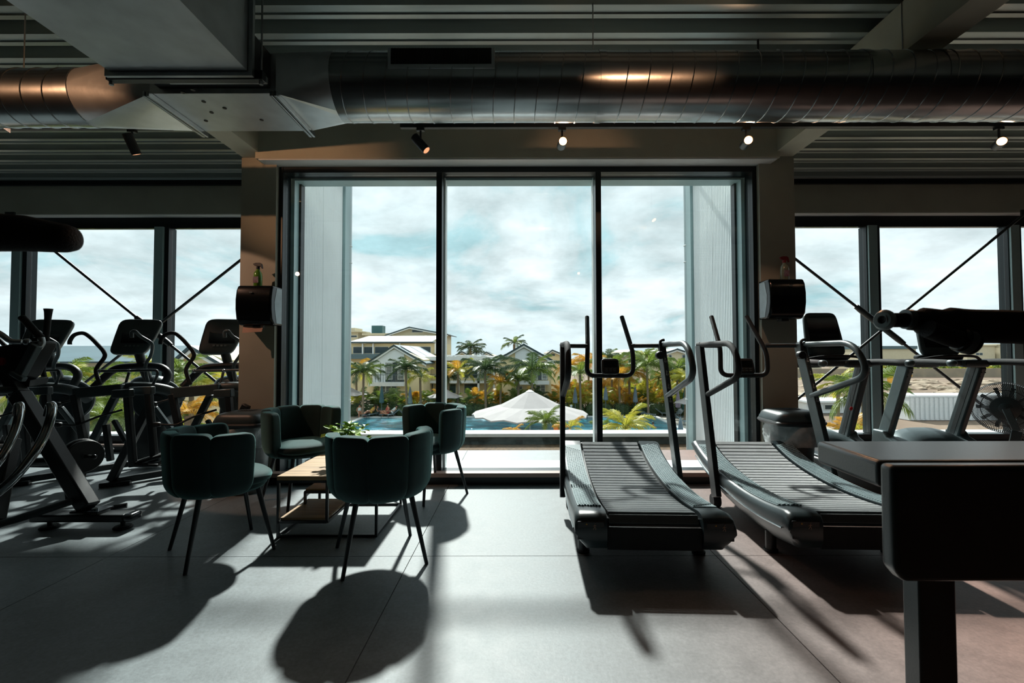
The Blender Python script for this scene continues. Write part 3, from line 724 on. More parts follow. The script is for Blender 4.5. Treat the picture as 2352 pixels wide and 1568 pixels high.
# ================================================================== bins
M['bag'] = mat('clear_bin_liner', 'd5dcde', 0.22, var=0.2, scale=14, bump=1.0, bscale=22, alpha=0.7)
M['binbody'] = mat('grey_bin_plastic', '545a5a', 0.4, var=0.1)
def bin_(x, y, lab):
    t = thing('waste_bin', lab, 'bin', (x, y, 0), 'lidded bins beside the columns')
    MB().lathe([(0.15, 0.0), (0.155, 0.01), (0.19, 0.52), (0.195, 0.60), (0.17, 0.60)], (x, y, 0), (0, 0, 1), 28).build('bin_body', M['binbody'], t)
    m = MB()
    n = 44; prev = []
    rnd = random.Random(int(abs(x) * 100))
    prof = [0.60, 0.57, 0.53, 0.49, 0.45, 0.415]
    vs = []; fs = []
    for j, z in enumerate(prof):
        for k in range(n):
            a = 2 * PI * k / n; r = 0.207 + (0.018 * rnd.random() + 0.012 * math.sin(a * 7 + j)) * (1 if 0 < j else 0.3)
            vs.append((x + r * math.cos(a), y + r * math.sin(a), z + (0.012 * rnd.random() if j == 5 else 0)))
    for j in range(5):
        for k in range(n): fs.append((j * n + k, j * n + (k + 1) % n, (j + 1) * n + (k + 1) % n, (j + 1) * n + k))
    m.add(vs, fs).build('bin_liner', M['bag'], t, smooth=True, ang=60)
    lid = MB().selip((x, y, 0.655), (0.45, 0.42, 0.16), 5, 32, 14, fn=lambda q: (x + (q.x - x) * (1.0 if q.z < 0.66 else 1 - (q.z - 0.66) * 2.3), y + (q.y - y) * (1.0 if q.z < 0.66 else 1 - (q.z - 0.66) * 1.3), max(q.z, 0.602)))
    lid.build('lid', M['graphite'], t, ang=50)
    MB().selip((x, y, 0.628), (0.475, 0.445, 0.04), 5, 32, 8).build('lid_rim', M['black'], t, ang=50)
    fr = MB().selip((x, y - 0.0, 0.735), (0.16, 0.12, 0.008), 5, 20, 4).build('lid_plate', M['black'], t)
    for i in range(5):
        MB().obox((x - 0.048 + i * 0.024, y, 0.740), (0.011, 0.07, 0.004), Matrix.Rotation(0.4, 3, 'Z')).build('lid_vent', M['graphite'], t)
    return t
bin_(at(561, 960, 4.15).x - 0.0, 4.2, 'grey lidded bin at the foot of the left column behind the chairs')
bin_(at(1812, 960, 4.21).x + .02, 4.215, 'grey lidded bin with a clear liner at the foot of the right column')

# ================================================================== paper towel dispensers and spray bottles
M['smoke'] = mat('smoked_black_plastic', '06090b', 0.16, var=0.2, spec=0.3)
M['paper'] = mat('kraft_paper_towel', 'b9988a', 0.8)
def dispenser(xc, ztop, sgn, lab, paper):
    # body stands off the column; the lit side cheek faces the window
    Yb = 4.449; W, D, H = 0.335, 0.225, 0.375
    t = thing('towel_dispenser', lab, 'dispenser', (xc, Yb, ztop - H), 'paper towel dispensers on the columns')
    poly = [(0, Yb, ztop - H), (0, Yb - D * .72, ztop - H), (0, Yb - D * .92, ztop - H * .86), (0, Yb - D, ztop - H * .6), (0, Yb - D, ztop - H * .35), (0, Yb - D * .93, ztop - H * .12), (0, Yb - D * .82, ztop), (0, Yb, ztop)]
    MB().prism(poly, (xc - W / 2, 0, 0), (xc + W / 2, 0, 0)).build('cover', M['smoke'], t, bevel=0.018, seg=3)
    xs = xc + sgn * (W / 2 + 0.0005)
    ch = [(0, Yb - 0.03, ztop - H + 0.02), (0, Yb - 0.12, ztop - H + 0.02), (0, Yb - 0.155, ztop - H * 0.6), (0, Yb - 0.16, ztop - H * 0.4), (0, Yb - 0.12, ztop - 0.02), (0, Yb - 0.03, ztop - 0.02)]
    MB().prism(ch, (xs - 0.0015, 0, 0), (xs + 0.0015, 0, 0)).build('side_cheek', mat('glossy_grey_cheek', '7b8b90', 0.15, var=0.2), t)
    MB().obox((xc - sgn * 0.02, Yb - D - 0.0005, ztop - 0.07), (0.03, 0.003, 0.014)).build('badge', M['greymetal'], t)
    MB().box(xc - W * 0.1, xc + W * 0.1, Yb - 0.16, Yb - 0.08, ztop - H - 0.02, ztop - H + 0.002).build('lever', M['black'], t)
    if paper:
        MB().add([(xc - 0.13, Yb - 0.15, ztop - H + 0.002), (xc + 0.06, Yb - 0.15, ztop - H + 0.002), (xc + 0.05, Yb - 0.16, ztop - H - 0.06), (xc - 0.13, Yb - 0.165, ztop - H - 0.07),
                  (xc - 0.13, Yb - 0.148, ztop - H + 0.002), (xc + 0.06, Yb - 0.148, ztop - H + 0.002), (xc + 0.05, Yb - 0.158, ztop - H - 0.06), (xc - 0.13, Yb - 0.163, ztop - H - 0.07)],
                 [(0, 1, 2, 3), (7, 6, 5, 4), (0, 3, 7, 4), (1, 5, 6, 2), (3, 2, 6, 7), (0, 4, 5, 1)]).build('paper_towel', M['paper'], t)
    return Vector((xc, Yb - 0.11, ztop))
p1 = at(586, 655, 4.26); p2 = at(1806, 640, 4.26)
b1 = dispenser(p1.x, p1.z, 1, 'black towel dispenser on the left column with paper hanging out', True)
b2 = dispenser(p2.x, p2.z, -1, 'black towel dispenser on the right column without hanging paper', False)
M['bgreen'] = mat('green_cleaning_fluid', '3f6a20', 0.15, col2='6a9a35', scale=20)
M['bclear'] = mat('translucent_bottle', '6f7a6a', 0.2, var=0.3, scale=14)
def bottle(p, m, lab, hm, flip):
    t = thing('spray_bottle', lab, 'bottle', tuple(p))
    MB().lathe([(0.034, 0.0), (0.038, 0.006), (0.038, 0.10), (0.034, 0.13), (0.016, 0.155), (0.014, 0.175)], p, (0, 0, 1), 24).build('bottle_body', m, t)
    MB().lathe([(0.017, 0.165), (0.017, 0.19), (0.012, 0.192)], p, (0, 0, 1), 16).build('cap', hm, t)
    s = -1 if flip else 1
    q = p + Vector((0, 0, 0.205))
    MB().prism([(s * -0.045, 0, 0.012), (s * -0.03, 0, -0.006), (s * 0.02, 0, -0.015), (s * 0.026, 0, -0.01), (s * 0.04, 0, -0.035), (s * 0.046, 0, -0.03), (s * 0.036, 0, 0.012), (s * 0.02, 0, 0.022), (s * -0.02, 0, 0.022)], q + Vector((0, -0.011, 0)), q + Vector((0, 0.011, 0))).build('trigger_head', hm, t, bevel=0.002)
    MB().obox(p + Vector((0, -0.0385, 0.06)), (0.05, 0.002, 0.06)).build('bottle_label', mat('faded_label', '7d7a86', 0.6, col2='5d2f45', scale=40), t)
bottle(b1 + Vector((-0.02, 0, 0.0005)), M['bgreen'], 'green spray bottle with black trigger on the left dispenser', M['black'], False)
bottle(b2 + Vector((0.03, 0, 0.0005)), M['bclear'], 'clear spray bottle with dark red trigger on the right dispenser', M['redknob'], False)
# ================================================================== curved self-powered treadmills
M['slat'] = mat('ribbed_rubber_slat', '3f4647', 0.40, var=0.12, scale=30, bump=0.5, bscale=150, stretch=(14, 1, 1))
M['shell'] = mat('dark_teal_grey_shell', '2a3538', 0.3, var=0.1, scale=6, bump=0.1, bscale=500)
M['railgrip'] = mat('grey_foot_rail', '8c9b9e', 0.34, var=0.08, scale=10)
M['trim'] = mat('bright_trim', 'b9c2c4', 0.2, metal=0.9, var=0.05)
def interp(tab, y):
    for (a, za), (b, zb) in zip(tab, tab[1:]):
        if y <= b:
            t = (y - a) / (b - a); t = t * t * (3 - 2 * t) * 0.35 + t * 0.65
            return za + (zb - za) * t
    return tab[-1][1]
_t = [(-0.76, .352), (-0.66, .338), (-0.5, .318), (-0.3, .305), (-0.1, .304), (0.1, .315), (0.3, .337), (0.5, .375), (0.66, .425), (0.75, .462)]
_s = smooth_pts([(a, 0, b) for a, b in _t], 6); _tab = [(q.x, q.z) for q in _s]
def zt(y): return interp(_tab, y)
def make_curved():
    t = thing('curved_treadmill', 'x', 'treadmill', (0, 0, 0), 'curved treadmills facing the window')
    W = 0.44
    yr, yf = -0.765, 0.745
    # central chassis below the belt
    n = 24
    ys = [yr + (yf - yr) * i / n for i in range(n + 1)]
    top = [(0, y, zt(y) - 0.035) for y in ys]
    poly = top + [(0, yf - 0.02, 0.30), (0, 0.55, 0.17), (0, 0.3, 0.13), (0, -0.45, 0.13), (0, -0.72, 0.15), (0, yr - 0.02, 0.20)]
    MB().prism(poly, (-0.27, 0, 0), (0.27, 0, 0)).build('chassis', M['black'], t)
    for s in (-1, 1):
        # side shell: rounded rear end, curved top edge, underside drawn in
        st_ = [(yr - 0.070, .225, .285), (yr - 0.064, .195, .318), (yr - 0.048, .172, .342), (yr - 0.02, .158, .355), (yr + 0.02, .15, zt(yr + .02) + .008)]
        for y in ys[1:]: st_.append((y, interp([(-0.76, .15), (-0.5, .115), (-0.1, .115), (0.2, .14), (0.5, .21), (0.7, .32), (0.75, .36)], y), zt(y) + 0.008))
        st_.append((yf + 0.02, .40, zt(yf) - 0.004))
        vs = []; sh = MB()
        for (y, zb, z1) in st_:
            h = z1 - zb; o_ = W * s; i_ = 0.262 * s
            vs += [(i_, y, z1), (o_ - s * .035, y, z1), (o_ - s * .010, y, z1 - min(.012, h * .1)), (o_, y, z1 - min(.04, h * .25)), (o_, y, zb + h * .55), (o_ - s * .02, y, zb + h * .28), (o_ - s * .07, y, zb), (i_, y, zb)]
        k_ = 8; n_ = len(st_)
        sh.add(vs, [(i * k_ + j, i * k_ + (j + 1) % k_, (i + 1) * k_ + (j + 1) % k_, (i + 1) * k_ + j) for i in range(n_ - 1) for j in range(k_)])
        sh.f.append(tuple(range(k_))); sh.f.append(tuple((n_ - 1) * k_ + j for j in range(k_)))
        sh.build('side_shell', M['shell'], t, ang=45)
        # foot rail with raised chevrons
        rail = MB(); a, b = sorted((s * 0.268, s * 0.408))
        for i in range(n):
            y0, y1 = ys[i], ys[i + 1]
            if y0 < -0.66 or y1 > 0.70: continue
            rail.add([(a, y0, zt(y0) + .008), (b, y0, zt(y0) + .008), (b, y1, zt(y1) + .008), (a, y1, zt(y1) + .008), (a, y0, zt(y0) + .013), (b, y0, zt(y0) + .013), (b, y1, zt(y1) + .013), (a, y1, zt(y1) + .013)],
                     [(0, 3, 2, 1), (4, 5, 6, 7), (0, 1, 5, 4), (1, 2, 6, 5), (2, 3, 7, 6), (3, 0, 4, 7)])
        rl = rail.build('foot_rail', M['railgrip'], t)
        g = MB(); y = -0.63; j = 0
        while y < 0.67:
            x = a + 0.012; k = 0
            while x < b - 0.012:
                yy = y + 0.5 * (x - a) * s
                if -0.65 < yy < 0.69:
                    g.obox((x, yy, zt(yy) + 0.015), (0.0115, 0.014, 0.009), Matrix.Rotation(math.atan((zt(yy + .01) - zt(yy - .01)) / .02), 3, 'X'))
                x += 0.0165
            y += 0.0225
        g.build('grip_studs', M['railgrip'], rl, smooth=False, kind='stuff')
        # bright trim line along the outer face
        pts = [(s * (W + 0.001), y, zt(y) - 0.075 - 0.03 * max(0, -y)) for y in [yr + 0.02 + (yf - yr - 0.1) * i / 18 for i in range(19)]]
        MB().tube(pts, 0.0045, 6).build('trim_line', M['trim'], t)
        # silver lower panel
        # dark rear cap face with small markings
        yc = yr - 0.068
        q = MB().obox((s * 0.352, yc + 0.004, 0.272), (0.15, 0.01, 0.10)).build('rear_cap', M['black'], t, bevel=0.004)
        def mk(nm, m, dx, dz, pts, w=0.003):
            mb = MB()
            for (p0, p1) in pts: mb.beam((s * 0.352 + dx + p0[0], yc - 0.002, 0.295 + dz + p0[1]), (s * 0.352 + dx + p1[0], yc - 0.002, 0.295 + dz + p1[1]), w, 0.0012, side=(1, 0, 0.01) if p0[0] == p1[0] else (0, 0, 1))
            mb.build(nm, m, q, smooth=False)
        mk('runner_mark', mat('bronze_print', 'a07c62', 0.5), 0.02, 0.0, [((0, 0.012), (0.001, -0.002)), ((0.001, -0.002), (-0.008, -0.015)), ((0.001, -0.002), (0.007, -0.009)), ((0.007, -0.009), (0.005, -0.018)), ((0.0, 0.008), (-0.009, 0.001)), ((0.0, 0.008), (0.009, 0.004)), ((0.001, 0.016), (0.005, 0.019))], 0.0026)
        MB().prism([(s * 0.352 - 0.03, yc - 0.002, 0.304), (s * 0.352 - 0.018, yc - 0.002, 0.304), (s * 0.352 - 0.024, yc - 0.002, 0.314)], (0, 0, 0), (0, 0.0012, 0)).build('warning_mark', M['labelyellow'], q)
        MB().cyl((s * 0.36, -0.46, 0.0), (s * 0.36, -0.46, 0.13), 0.032, 14).build('foot', M['black'], t)
        MB().lathe([(0.04, 0), (0.042, 0.014), (0.03, 0.018)], (s * 0.36, -0.46, 0.0), (0, 0, 1), 18).build('foot_pad', M['rubber'], t)
        MB().cyl((s * 0.41, 0.38, 0.05), (s * 0.35, 0.38, 0.05), 0.05, 20).build('wheel', M['rubber'], t)
        MB().beam((s * 0.38, 0.38, 0.05), (s * 0.38, 0.42, 0.2), 0.03, 0.05).build('wheel_bracket', M['black'], t)
        # upright, hand rail loop
        p0, p1 = Vector((s * 0.452 - 0.012 * s, 0.17, 0.14)), Vector((s * 0.425, 0.575, 1.33))
        MB().beam(p0 + Vector((s * 0.012, 0, 0)), p1, 0.040, 0.115, side=(1, 0, 0)).build('upright', M['powder'] if s < 0 else M['graphite'], t, bevel=0.006)
        top = p1 + Vector((0, 0, -0.005))
        lp = bend_pts([top + Vector((0, 0.02, 0)), (s * 0.425, -0.10, 1.325), (s * 0.43, -0.24, 1.10), (s * 0.43, 0.42, 0.90)], 0.14, 8)
        MB().tube(lp, 0.0225, 14).build('hand_rail', M['graphite'] if s > 0 else M['rubber'], t)
    # U bar
    y1 = 0.62
    MB().tube(bend_pts([(-0.425, 0.60, 1.318), (-0.2, 0.70, 1.318)], 0.03), 0.019, 12).build('cross_bar', M['powder'], t)
    MB().tube(bend_pts([(0.425, 0.60, 1.318), (0.2, 0.70, 1.318)], 0.03), 0.019, 12).build('cross_bar', M['powder'], t)
    ub = bend_pts([(-0.165, 0.98, 1.60), (-0.19, 0.72, 1.30), (-0.205, 0.68, 1.055), (0.205, 0.68, 1.055), (0.21, 0.70, 1.25), (0.165, 0.98, 1.60)], 0.075, 7)
    MB().tube(ub, 0.0205, 14).build('handlebar', M['rubber'], t)
    c = MB(); R = Matrix.Rotation(R_(-22), 3, 'X')
    cn = c.selip((0.0, 0.665, 1.135), (0.155, 0.035, 0.145), 6, 24, 10, rot=R).build('console', M['black'], t, ang=50)
    MB().obox(Vector((0.0, 0.665, 1.135)) + R @ Vector((0, -0.0185, 0.018)), (0.115, 0.002, 0.06), R).build('screen', M['screen'], cn)
    for i in range(6):
        MB().obox(Vector((0.0, 0.665, 1.135)) + R @ Vector(((i % 3 - 1) * 0.035, -0.0185, -0.028 - 0.018 * (i // 3))), (0.02, 0.003, 0.009), R).build('button', M['graphite'], cn)
    MB().obox((0.0, 0.68, 1.06), (0.05, 0.05, 0.05)).build('console_clamp', M['black'], t, bevel=0.008)
    # slats following the curve, then over the rear roller
    sl = None; L_ = 0; y = yf - 0.02; prev = None
    while y > yr + 0.0:
        z = zt(y) - 0.006; a = math.atan((zt(min(y + .01, yf)) - zt(y - .01)) / .02)
        Mx = Matrix.Translation((0, y, z)) @ Matrix.Rotation(a, 4, 'X')
        if sl is None:
            m = MB()
            m.prism([(0, -0.0245, -0.008), (0, 0.0245, -0.008), (0, 0.0245, 0.002), (0, 0.021, 0.005), (0, -0.021, 0.005), (0, -0.0245, 0.002)], (-0.245, 0, 0), (0.245, 0, 0))
            sl = m.build('belt_slat', M['slat'], None, smooth=False); sl.parent = t; sl.matrix_local = Mx
        else: inst(sl, 'belt_slat', t, Mx)
        y -= 0.0565 * math.cos(a)
    for k, (dy, z, a) in enumerate(((-0.028, .325, 60),)):
        inst(sl, 'belt_slat', t, Matrix.Translation((0, yr + dy, z)) @ Matrix.Rotation(R_(a), 4, 'X'))
    PB('rear_trim', M['trim'], t, -0.25, 0.25, yr - 0.052, yr - 0.045, 0.288, 0.292)
    PB('rear_cover', M['rubber'], t, -0.262, 0.262, yr - 0.050, yr + 0.05, 0.16, 0.286, bevel=0.006)
    # front shroud
    MB().prism([(0, yf - 0.01, .455), (0, yf + 0.03, .43), (0, yf + 0.02, .33), (0, 0.62, 0.2), (0, 0.62, 0.3)], (-0.262, 0, 0), (0.262, 0, 0)).build('front_shroud', M['shell'], t, bevel=0.008)
    return t
tr1 = make_curved()
tr1['label'] = 'curved slatted treadmill in the centre of the picture, left of its twin'
tr2 = dup(tr1)
tr1.location = (0.786, 3.36, 0); tr1.rotation_euler = (0, 0, R_(-2.3))
tr2.location = (0.786 + 1.19, 3.36, 0); tr2.rotation_euler = (0, 0, R_(-2.3))
tr2['label'] = 'curved slatted treadmill right of its twin, half behind the black pad'
# picture labels and loop hook on the right-hand treadmill's right upright
ORG['__'] = None
up = [c for c in tr2.children if c.name.startswith('upright')][-1]
def upmark(s, tr, nm, m, x, u, pts, w=0.005):
    p0, p1 = Vector((s * 0.452, 0.17, 0.14)), Vector((s * 0.425, 0.575, 1.33))
    d = (p1 - p0).normalized(); b = Vector((1, 0, 0)).cross(d) * -1
    if b.y > 0: b = -b
    base = p0.lerp(p1, u) + b * 0.0585
    mb = MB()
    for (ax, az), (bx_, bz) in pts:
        mb.beam(base + Vector((ax, 0, 0)) + d * az, base + Vector((bx_, 0, 0)) + d * bz, w * 0.6, 0.0012, side=(1, 0, 0) if ax == bx_ else (0, 0, 1))
    o = mb.build(nm, m, None, smooth=False); o.parent = tr
    return o
for tr in (tr1, tr2):
    for u in (0.86, 0.77, 0.68, 0.59):
        upmark(1, tr, 'exercise_pictogram', M['label'], 0, u, [((-0.004, 0.0), (-0.004, 0.03)), ((-0.004, 0.02), (0.006, 0.028)), ((-0.004, 0.012), (-0.010, 0.0)), ((-0.009, -0.003), (0.009, -0.003)), ((0.008, 0), (0.008, 0.012)), ((-0.004, 0.034), (-0.001, 0.038))])
        upmark(1, tr, 'print_line', M['greymetal'], 0, u - 0.03, [((-0.01, 0), (0.01, 0))], 0.003)
    hk = MB().tube(bend_pts([(0.40, 0.50, 1.27), (0.395, 0.50, 1.36), (0.43, 0.50, 1.365)], 0.02), 0.012, 10).build('hook', M['powder'], None); hk.parent = tr
    kb_ = MB().lathe([(0.03, 0), (0.034, 0.006), (0.034, 0.045)], (0.385, 0.46, 1.235), (0, 1, 0), 24).build('pivot_knob', M['black'], None); kb_.parent = tr

# ================================================================== motorised treadmills
def make_motor():
    t = thing('motorised_treadmill', 'x', 'treadmill', (0, 0, 0), 'motorised treadmills by the right window')
    # local: +y to the window. deck from y -1.45 (rear) to 0.45
    PB('deck', M['graphite'], t, -0.42, 0.42, -1.45, 0.42, 0.08, 0.21, bevel=0.02)
    PB('belt', M['rubber'], t, -0.27, 0.27, -1.42, 0.12, 0.2105, 0.222)
    for s in (-1, 1):
        a, b = sorted((s * 0.285, s * 0.40)); PB('side_rail', M['greymetal'], t, a, b, -1.42, 0.10, 0.2105, 0.232, bevel=0.006)
    hood = [(0, 0.05, 0.215), (0, 0.12, 0.30), (0, 0.22, 0.365), (0, 0.34, 0.385), (0, 0.44, 0.33), (0, 0.46, 0.22)]
    m = MB(); n = 18; vs = []; 
    for i in range(n + 1):
        x = -0.44 + 0.88 * i / n; f = 1 - abs(2 * i / n - 1) ** 3.0
        for (_, y, z) in hood: vs.append((x, y + (1 - f) * -0.12 * (1 if y < 0.2 else 0.2), 0.212 + (z - 0.212) * (0.05 + 0.95 * f)))
    k = len(hood); fs = [(i * k + j, i * k + j + 1, (i + 1) * k + j + 1, (i + 1) * k + j) for i in range(n) for j in range(k - 1)]
    m.add(vs, fs); m.f.append(tuple(range(k))); m.f.append(tuple(n * k + j for j in range(k)))
    m.build('motor_hood', M['greymetal'], t, ang=35)
    for s in (-1, 1):
        p0, p1 = Vector((s * 0.40, 0.36, 0.21)), Vector((s * 0.395, 0.03, 1.12))
        MB().beam(p0, p1, 0.075, 0.16, side=(1, 0, 0)).build('upright', M['graphite'] if s > 0 else M['greymetal'], t, bevel=0.022, seg=3)
        MB().beam(p0 + Vector((0.0385 * s * -1, -0.0, 0)), p1 + Vector((-0.0385 * s, 0, 0)), 0.004, 0.05, side=(1, 0, 0)).build('upright_slot', M['black'], t)
        bt = MB().prism([(0, 0.44, 0.19), (0, 0.12, 0.19), (0, 0.06, 0.235), (0, 0.22, 0.30), (0, 0.26, 0.36), (0, 0.42, 0.36)], (s * 0.43 - 0.055, 0, 0), (s * 0.43 + 0.055, 0, 0)).build('upright_boot', M['greymetal'] if s < 0 else M['shell'], t, bevel=0.02, seg=3)
        for (du, dx) in ((0.93, -0.02), (0.93, 0.02), (0.88, -0.02)):
            q = p0.lerp(p1, du); MB().lathe([(0.007, 0), (0.008, 0.002), (0.003, 0.005)], q + Vector((dx, -0.081, -0.02)), (0, -1, 0.3), 10).build('bolt', M['chrome'], t)
        # side arm towards the runner
        MB().tube(smooth_pts([(s * 0.40, 0.08, 1.14), (s * 0.42, -0.2, 1.155), (s * 0.425, -0.52, 1.15)], 5), [0.042, 0.040, 0.038, 0.036, 0.036, 0.034, 0.034, 0.034, 0.034, 0.034, 0.032], 16).build('side_arm', M['rubber'], t)
        MB().selip((s * 0.425, -0.53, 1.15), (0.07, 0.10, 0.07), 2.2, 16, 10).build('arm_end_cap', M['greymetal'], t)
        # grip scoop on console tray
        MB().selip((s * 0.27, -0.055, 1.135), (0.30, 0.07, 0.085), 5, 28, 10).build('cup_tray', M['greymetal'], t, ang=50)
        MB().selip((s * 0.27, -0.088, 1.138), (0.24, 0.016, 0.05), 6, 28, 6).build('cup_recess', M['graphite'], t, ang=50)
    MB().selip((0, 0.03, 1.14), (0.86, 0.20, 0.075), 4, 36, 10).build('console_bridge', M['graphite'], t, ang=50)
    MB().tube(smooth_pts([(-0.33, -0.06, 1.18), (-0.15, -0.16, 1.215), (0.15, -0.16, 1.215), (0.33, -0.06, 1.18)], 6), 0.014, 12).build('front_grip', M['rubber'], t)
    R = Matrix.Rotation(R_(-14), 3, 'X')
    co = MB().selip((0, 0.10, 1.46), (0.40, 0.05, 0.50), 7, 32, 12, rot=R, fn=lambda q: (q.x * (1.0 - 0.35 * (q.z - 1.46)), q.y, q.z)).build('console', M['graphite'], t, ang=50)
    MB().obox(Vector((0, 0.10, 1.46)) + R @ Vector((0, -0.027, 0.02)), (0.33, 0.003, 0.36), R).build('screen', M['screen'], co)
    MB().selip((0, 0.07, 1.2), (0.5, 0.14, 0.07), 4, 28, 8).build('console_tray', M['black'], t, ang=50)
    for s in (-1, 1):
        for y in (-1.3, 0.3): MB().cyl((s * 0.36, y, 0.0), (s * 0.36, y, 0.085), 0.025, 14).build('foot', M['rubber'], t)
    return t
mt1 = make_motor(); mt1['label'] = 'motorised treadmill nearest the right column, its screen above the curved treadmill'
mt2 = dup(mt1); mt2['label'] = 'motorised treadmill at right behind the black arm, beside the wire fan'
mt1.location = (3.40, 4.98, 0); mt1.rotation_euler = (0, 0, 0)
mt2.location = (4.66, 4.98, 0); mt2.rotation_euler = (0, 0, 0)
sk = thing('safety_clip', 'small red safety clip hanging on a cord at the treadmill upright', 'clip', tuple(at(1955, 938, 5.02)))
q = at(1955, 938, 4.98); MB().selip(q, (0.035, 0.014, 0.045), 2.5, 10, 6, rot=Matrix.Rotation(0.5, 3, 'Y')).build('clip_body', M['red'], sk)
MB().tube([q + Vector((0, 0, 0.02)), q + Vector((-0.01, 0, 0.15)), (q.x + 0.0, 4.98, 1.10)], 0.0015, 5).build('cord', M['powder'], sk)

# ================================================================== air bike at right: only its wire fan shows
fb = at(2308, 936, 5.35)
ft = thing('air_bike', 'exercise bike with a round black wire fan cage at the right edge', 'exercise bike', (fb.x, fb.y, 0))
ax = Vector((-0.68, -0.73, 0.0)).normalized(); sx = Vector((0, 0, 1)).cross(ax).normalized(); up_ = Vector((0, 0, 1))
Rf = 0.295
cage = MB()
for i in range(110):
    a = 2 * PI * i / 110; e1 = sx * math.cos(a) + up_ * math.sin(a); a2 = a + 0.22; e2 = sx * math.cos(a2) + up_ * math.sin(a2)
    cage.tube([fb + ax * 0.06 + e1 * 0.115, fb + ax * 0.065 + e1.lerp(e2, .5) * (Rf * 0.7), fb + ax * 0.045 + e2 * (Rf * 0.96), fb + e2 * Rf, fb - ax * 0.05 + e2 * (Rf * 0.95)], 0.0036, 5)
cg = cage.build('wire_cage', M['powder'], ft, kind='stuff')
for rr, dd in ((0.115, 0.06), (Rf * 0.7, 0.066), (Rf, 0.0), (Rf * 0.95, -0.05)):
    MB().tube([fb + ax * dd + (sx * math.cos(2 * PI * i / 48) + up_ * math.sin(2 * PI * i / 48)) * rr for i in range(48)], 0.004, 6, closed=True).build('cage_ring', M['powder'], ft)
MB().lathe([(0.13, 0.055), (0.13, 0.068), (0.06, 0.085), (0.055, 0.10), (0.02, 0.115)], fb, ax, 32).build('fan_hub', M['graphite'], ft)
bl = None
for i in range(10):
    a = 2 * PI * i / 10; e1 = sx * math.cos(a) + up_ * math.sin(a); tn = ax.cross(e1)
    MB().add([fb + e1 * 0.09 - tn * 0.01, fb + e1 * 0.24 - tn * 0.02, fb + e1 * 0.24 + tn * 0.02 + ax * 0.02, fb + e1 * 0.09 + tn * 0.01 + ax * 0.02,
              fb + e1 * 0.09 - tn * 0.01 - ax * .003, fb + e1 * 0.24 - tn * 0.02 - ax * .003, fb + e1 * 0.24 + tn * 0.02 + ax * 0.017, fb + e1 * 0.09 + tn * 0.01 + ax * 0.017], [(0, 1, 2, 3), (7, 6, 5, 4), (0, 4, 5, 1), (1, 5, 6, 2), (2, 6, 7, 3), (3, 7, 4, 0)]).build('fan_blade', M['graphite'], ft, smooth=False)
MB().beam(fb + ax * 0.10, at(2336, 990, 5.2), 0.03, 0.07, side=tuple(ax)).build('fork', M['greymetal'], ft, bevel=0.008)
lo = at(2336, 990, 5.2)
MB().beam(lo, (lo.x - 0.05, 5.22, 0.06), 0.04, 0.09, side=tuple(ax)).build('front_strut', M['graphite'], ft, bevel=0.008)
MB().beam((lo.x - 0.32, 5.25, 0.035), (lo.x + 0.28, 5.18, 0.035), 0.07, 0.06, side=(0, 1, 0)).build('front_base', M['powder'], ft, bevel=0.01)
MB().beam((lo.x - 0.02, 5.2, 0.05), (lo.x + 1.1, 4.8, 0.05), 0.06, 0.06, side=(0, 0, 1)).build('frame_rail', M['powder'], ft, bevel=0.01)
MB().beam(fb, (lo.x + 0.75, 4.9, 0.55), 0.05, 0.07, side=(0, 0, 1)).build('frame_rail', M['powder'], ft, bevel=0.01)
MB().beam((lo.x + 0.75, 4.9, 0.55), (lo.x + 0.70, 4.92, 0.06), 0.05, 0.05, side=(1, 0, 0)).build('seat_post', M['powder'], ft, bevel=0.01)
MB().selip((lo.x + 0.75, 4.9, 0.95), (0.27, 0.26, 0.09), 3, 20, 8).build('saddle', M['vinylblack'], ft); MB().cyl((lo.x + 0.75, 4.9, 0.55), (lo.x + 0.75, 4.9, 0.93), 0.02, 12).build('saddle_stem', M['steel'], ft)

# ================================================================== padded bench machine, right foreground
bt_ = thing('padded_strength_bench', 'large black upholstered bench end on a thick post in the right foreground', 'bench', (1.3, 1.2, 0))
Zt = 0.952
a = at(2030, 1068, 1.25); b = at(1868, 1012, 1.60)
y0, y1 = 1.20, 1.60
xl0 = 0.985
MB().prism([(0.995, 1.266, Zt - 0.075), (2.3, 1.266, Zt - 0.075), (2.3, 1.56, Zt - 0.075), (1.015, 1.56, Zt - 0.075)], (0, 0, 0), (0, 0, 0.075)).build('seat_pad', M['vinylblack'], bt_, bevel=0.014, seg=4)
MB().prism([(0.993, 1.215, Zt - 0.002), (0.993, 1.215, Zt - 0.275), (1.02, 1.215, Zt - 0.308), (2.3, 1.215, Zt - 0.308), (2.3, 1.215, Zt - 0.002)], (0, 0, 0), (0, 0.05, 0)).build('front_pad', M['vinylblack'], bt_, bevel=0.014, seg=4)
MB().beam((1.235, 1.39, 0.0), (1.235, 1.39, Zt - 0.076), 0.11, 0.06, side=(1, 0, 0)).build('post', M['vinylblack'], bt_, bevel=0.006)
PB('base_foot', M['powder'], bt_, 1.0, 1.5, 1.32, 1.46, 0.0, 0.06 - 0.001, bevel=0.01)
PB('base_rail', M['powder'], bt_, 1.22, 2.3, 1.35, 1.43, 0.002, 0.06, bevel=0.01)
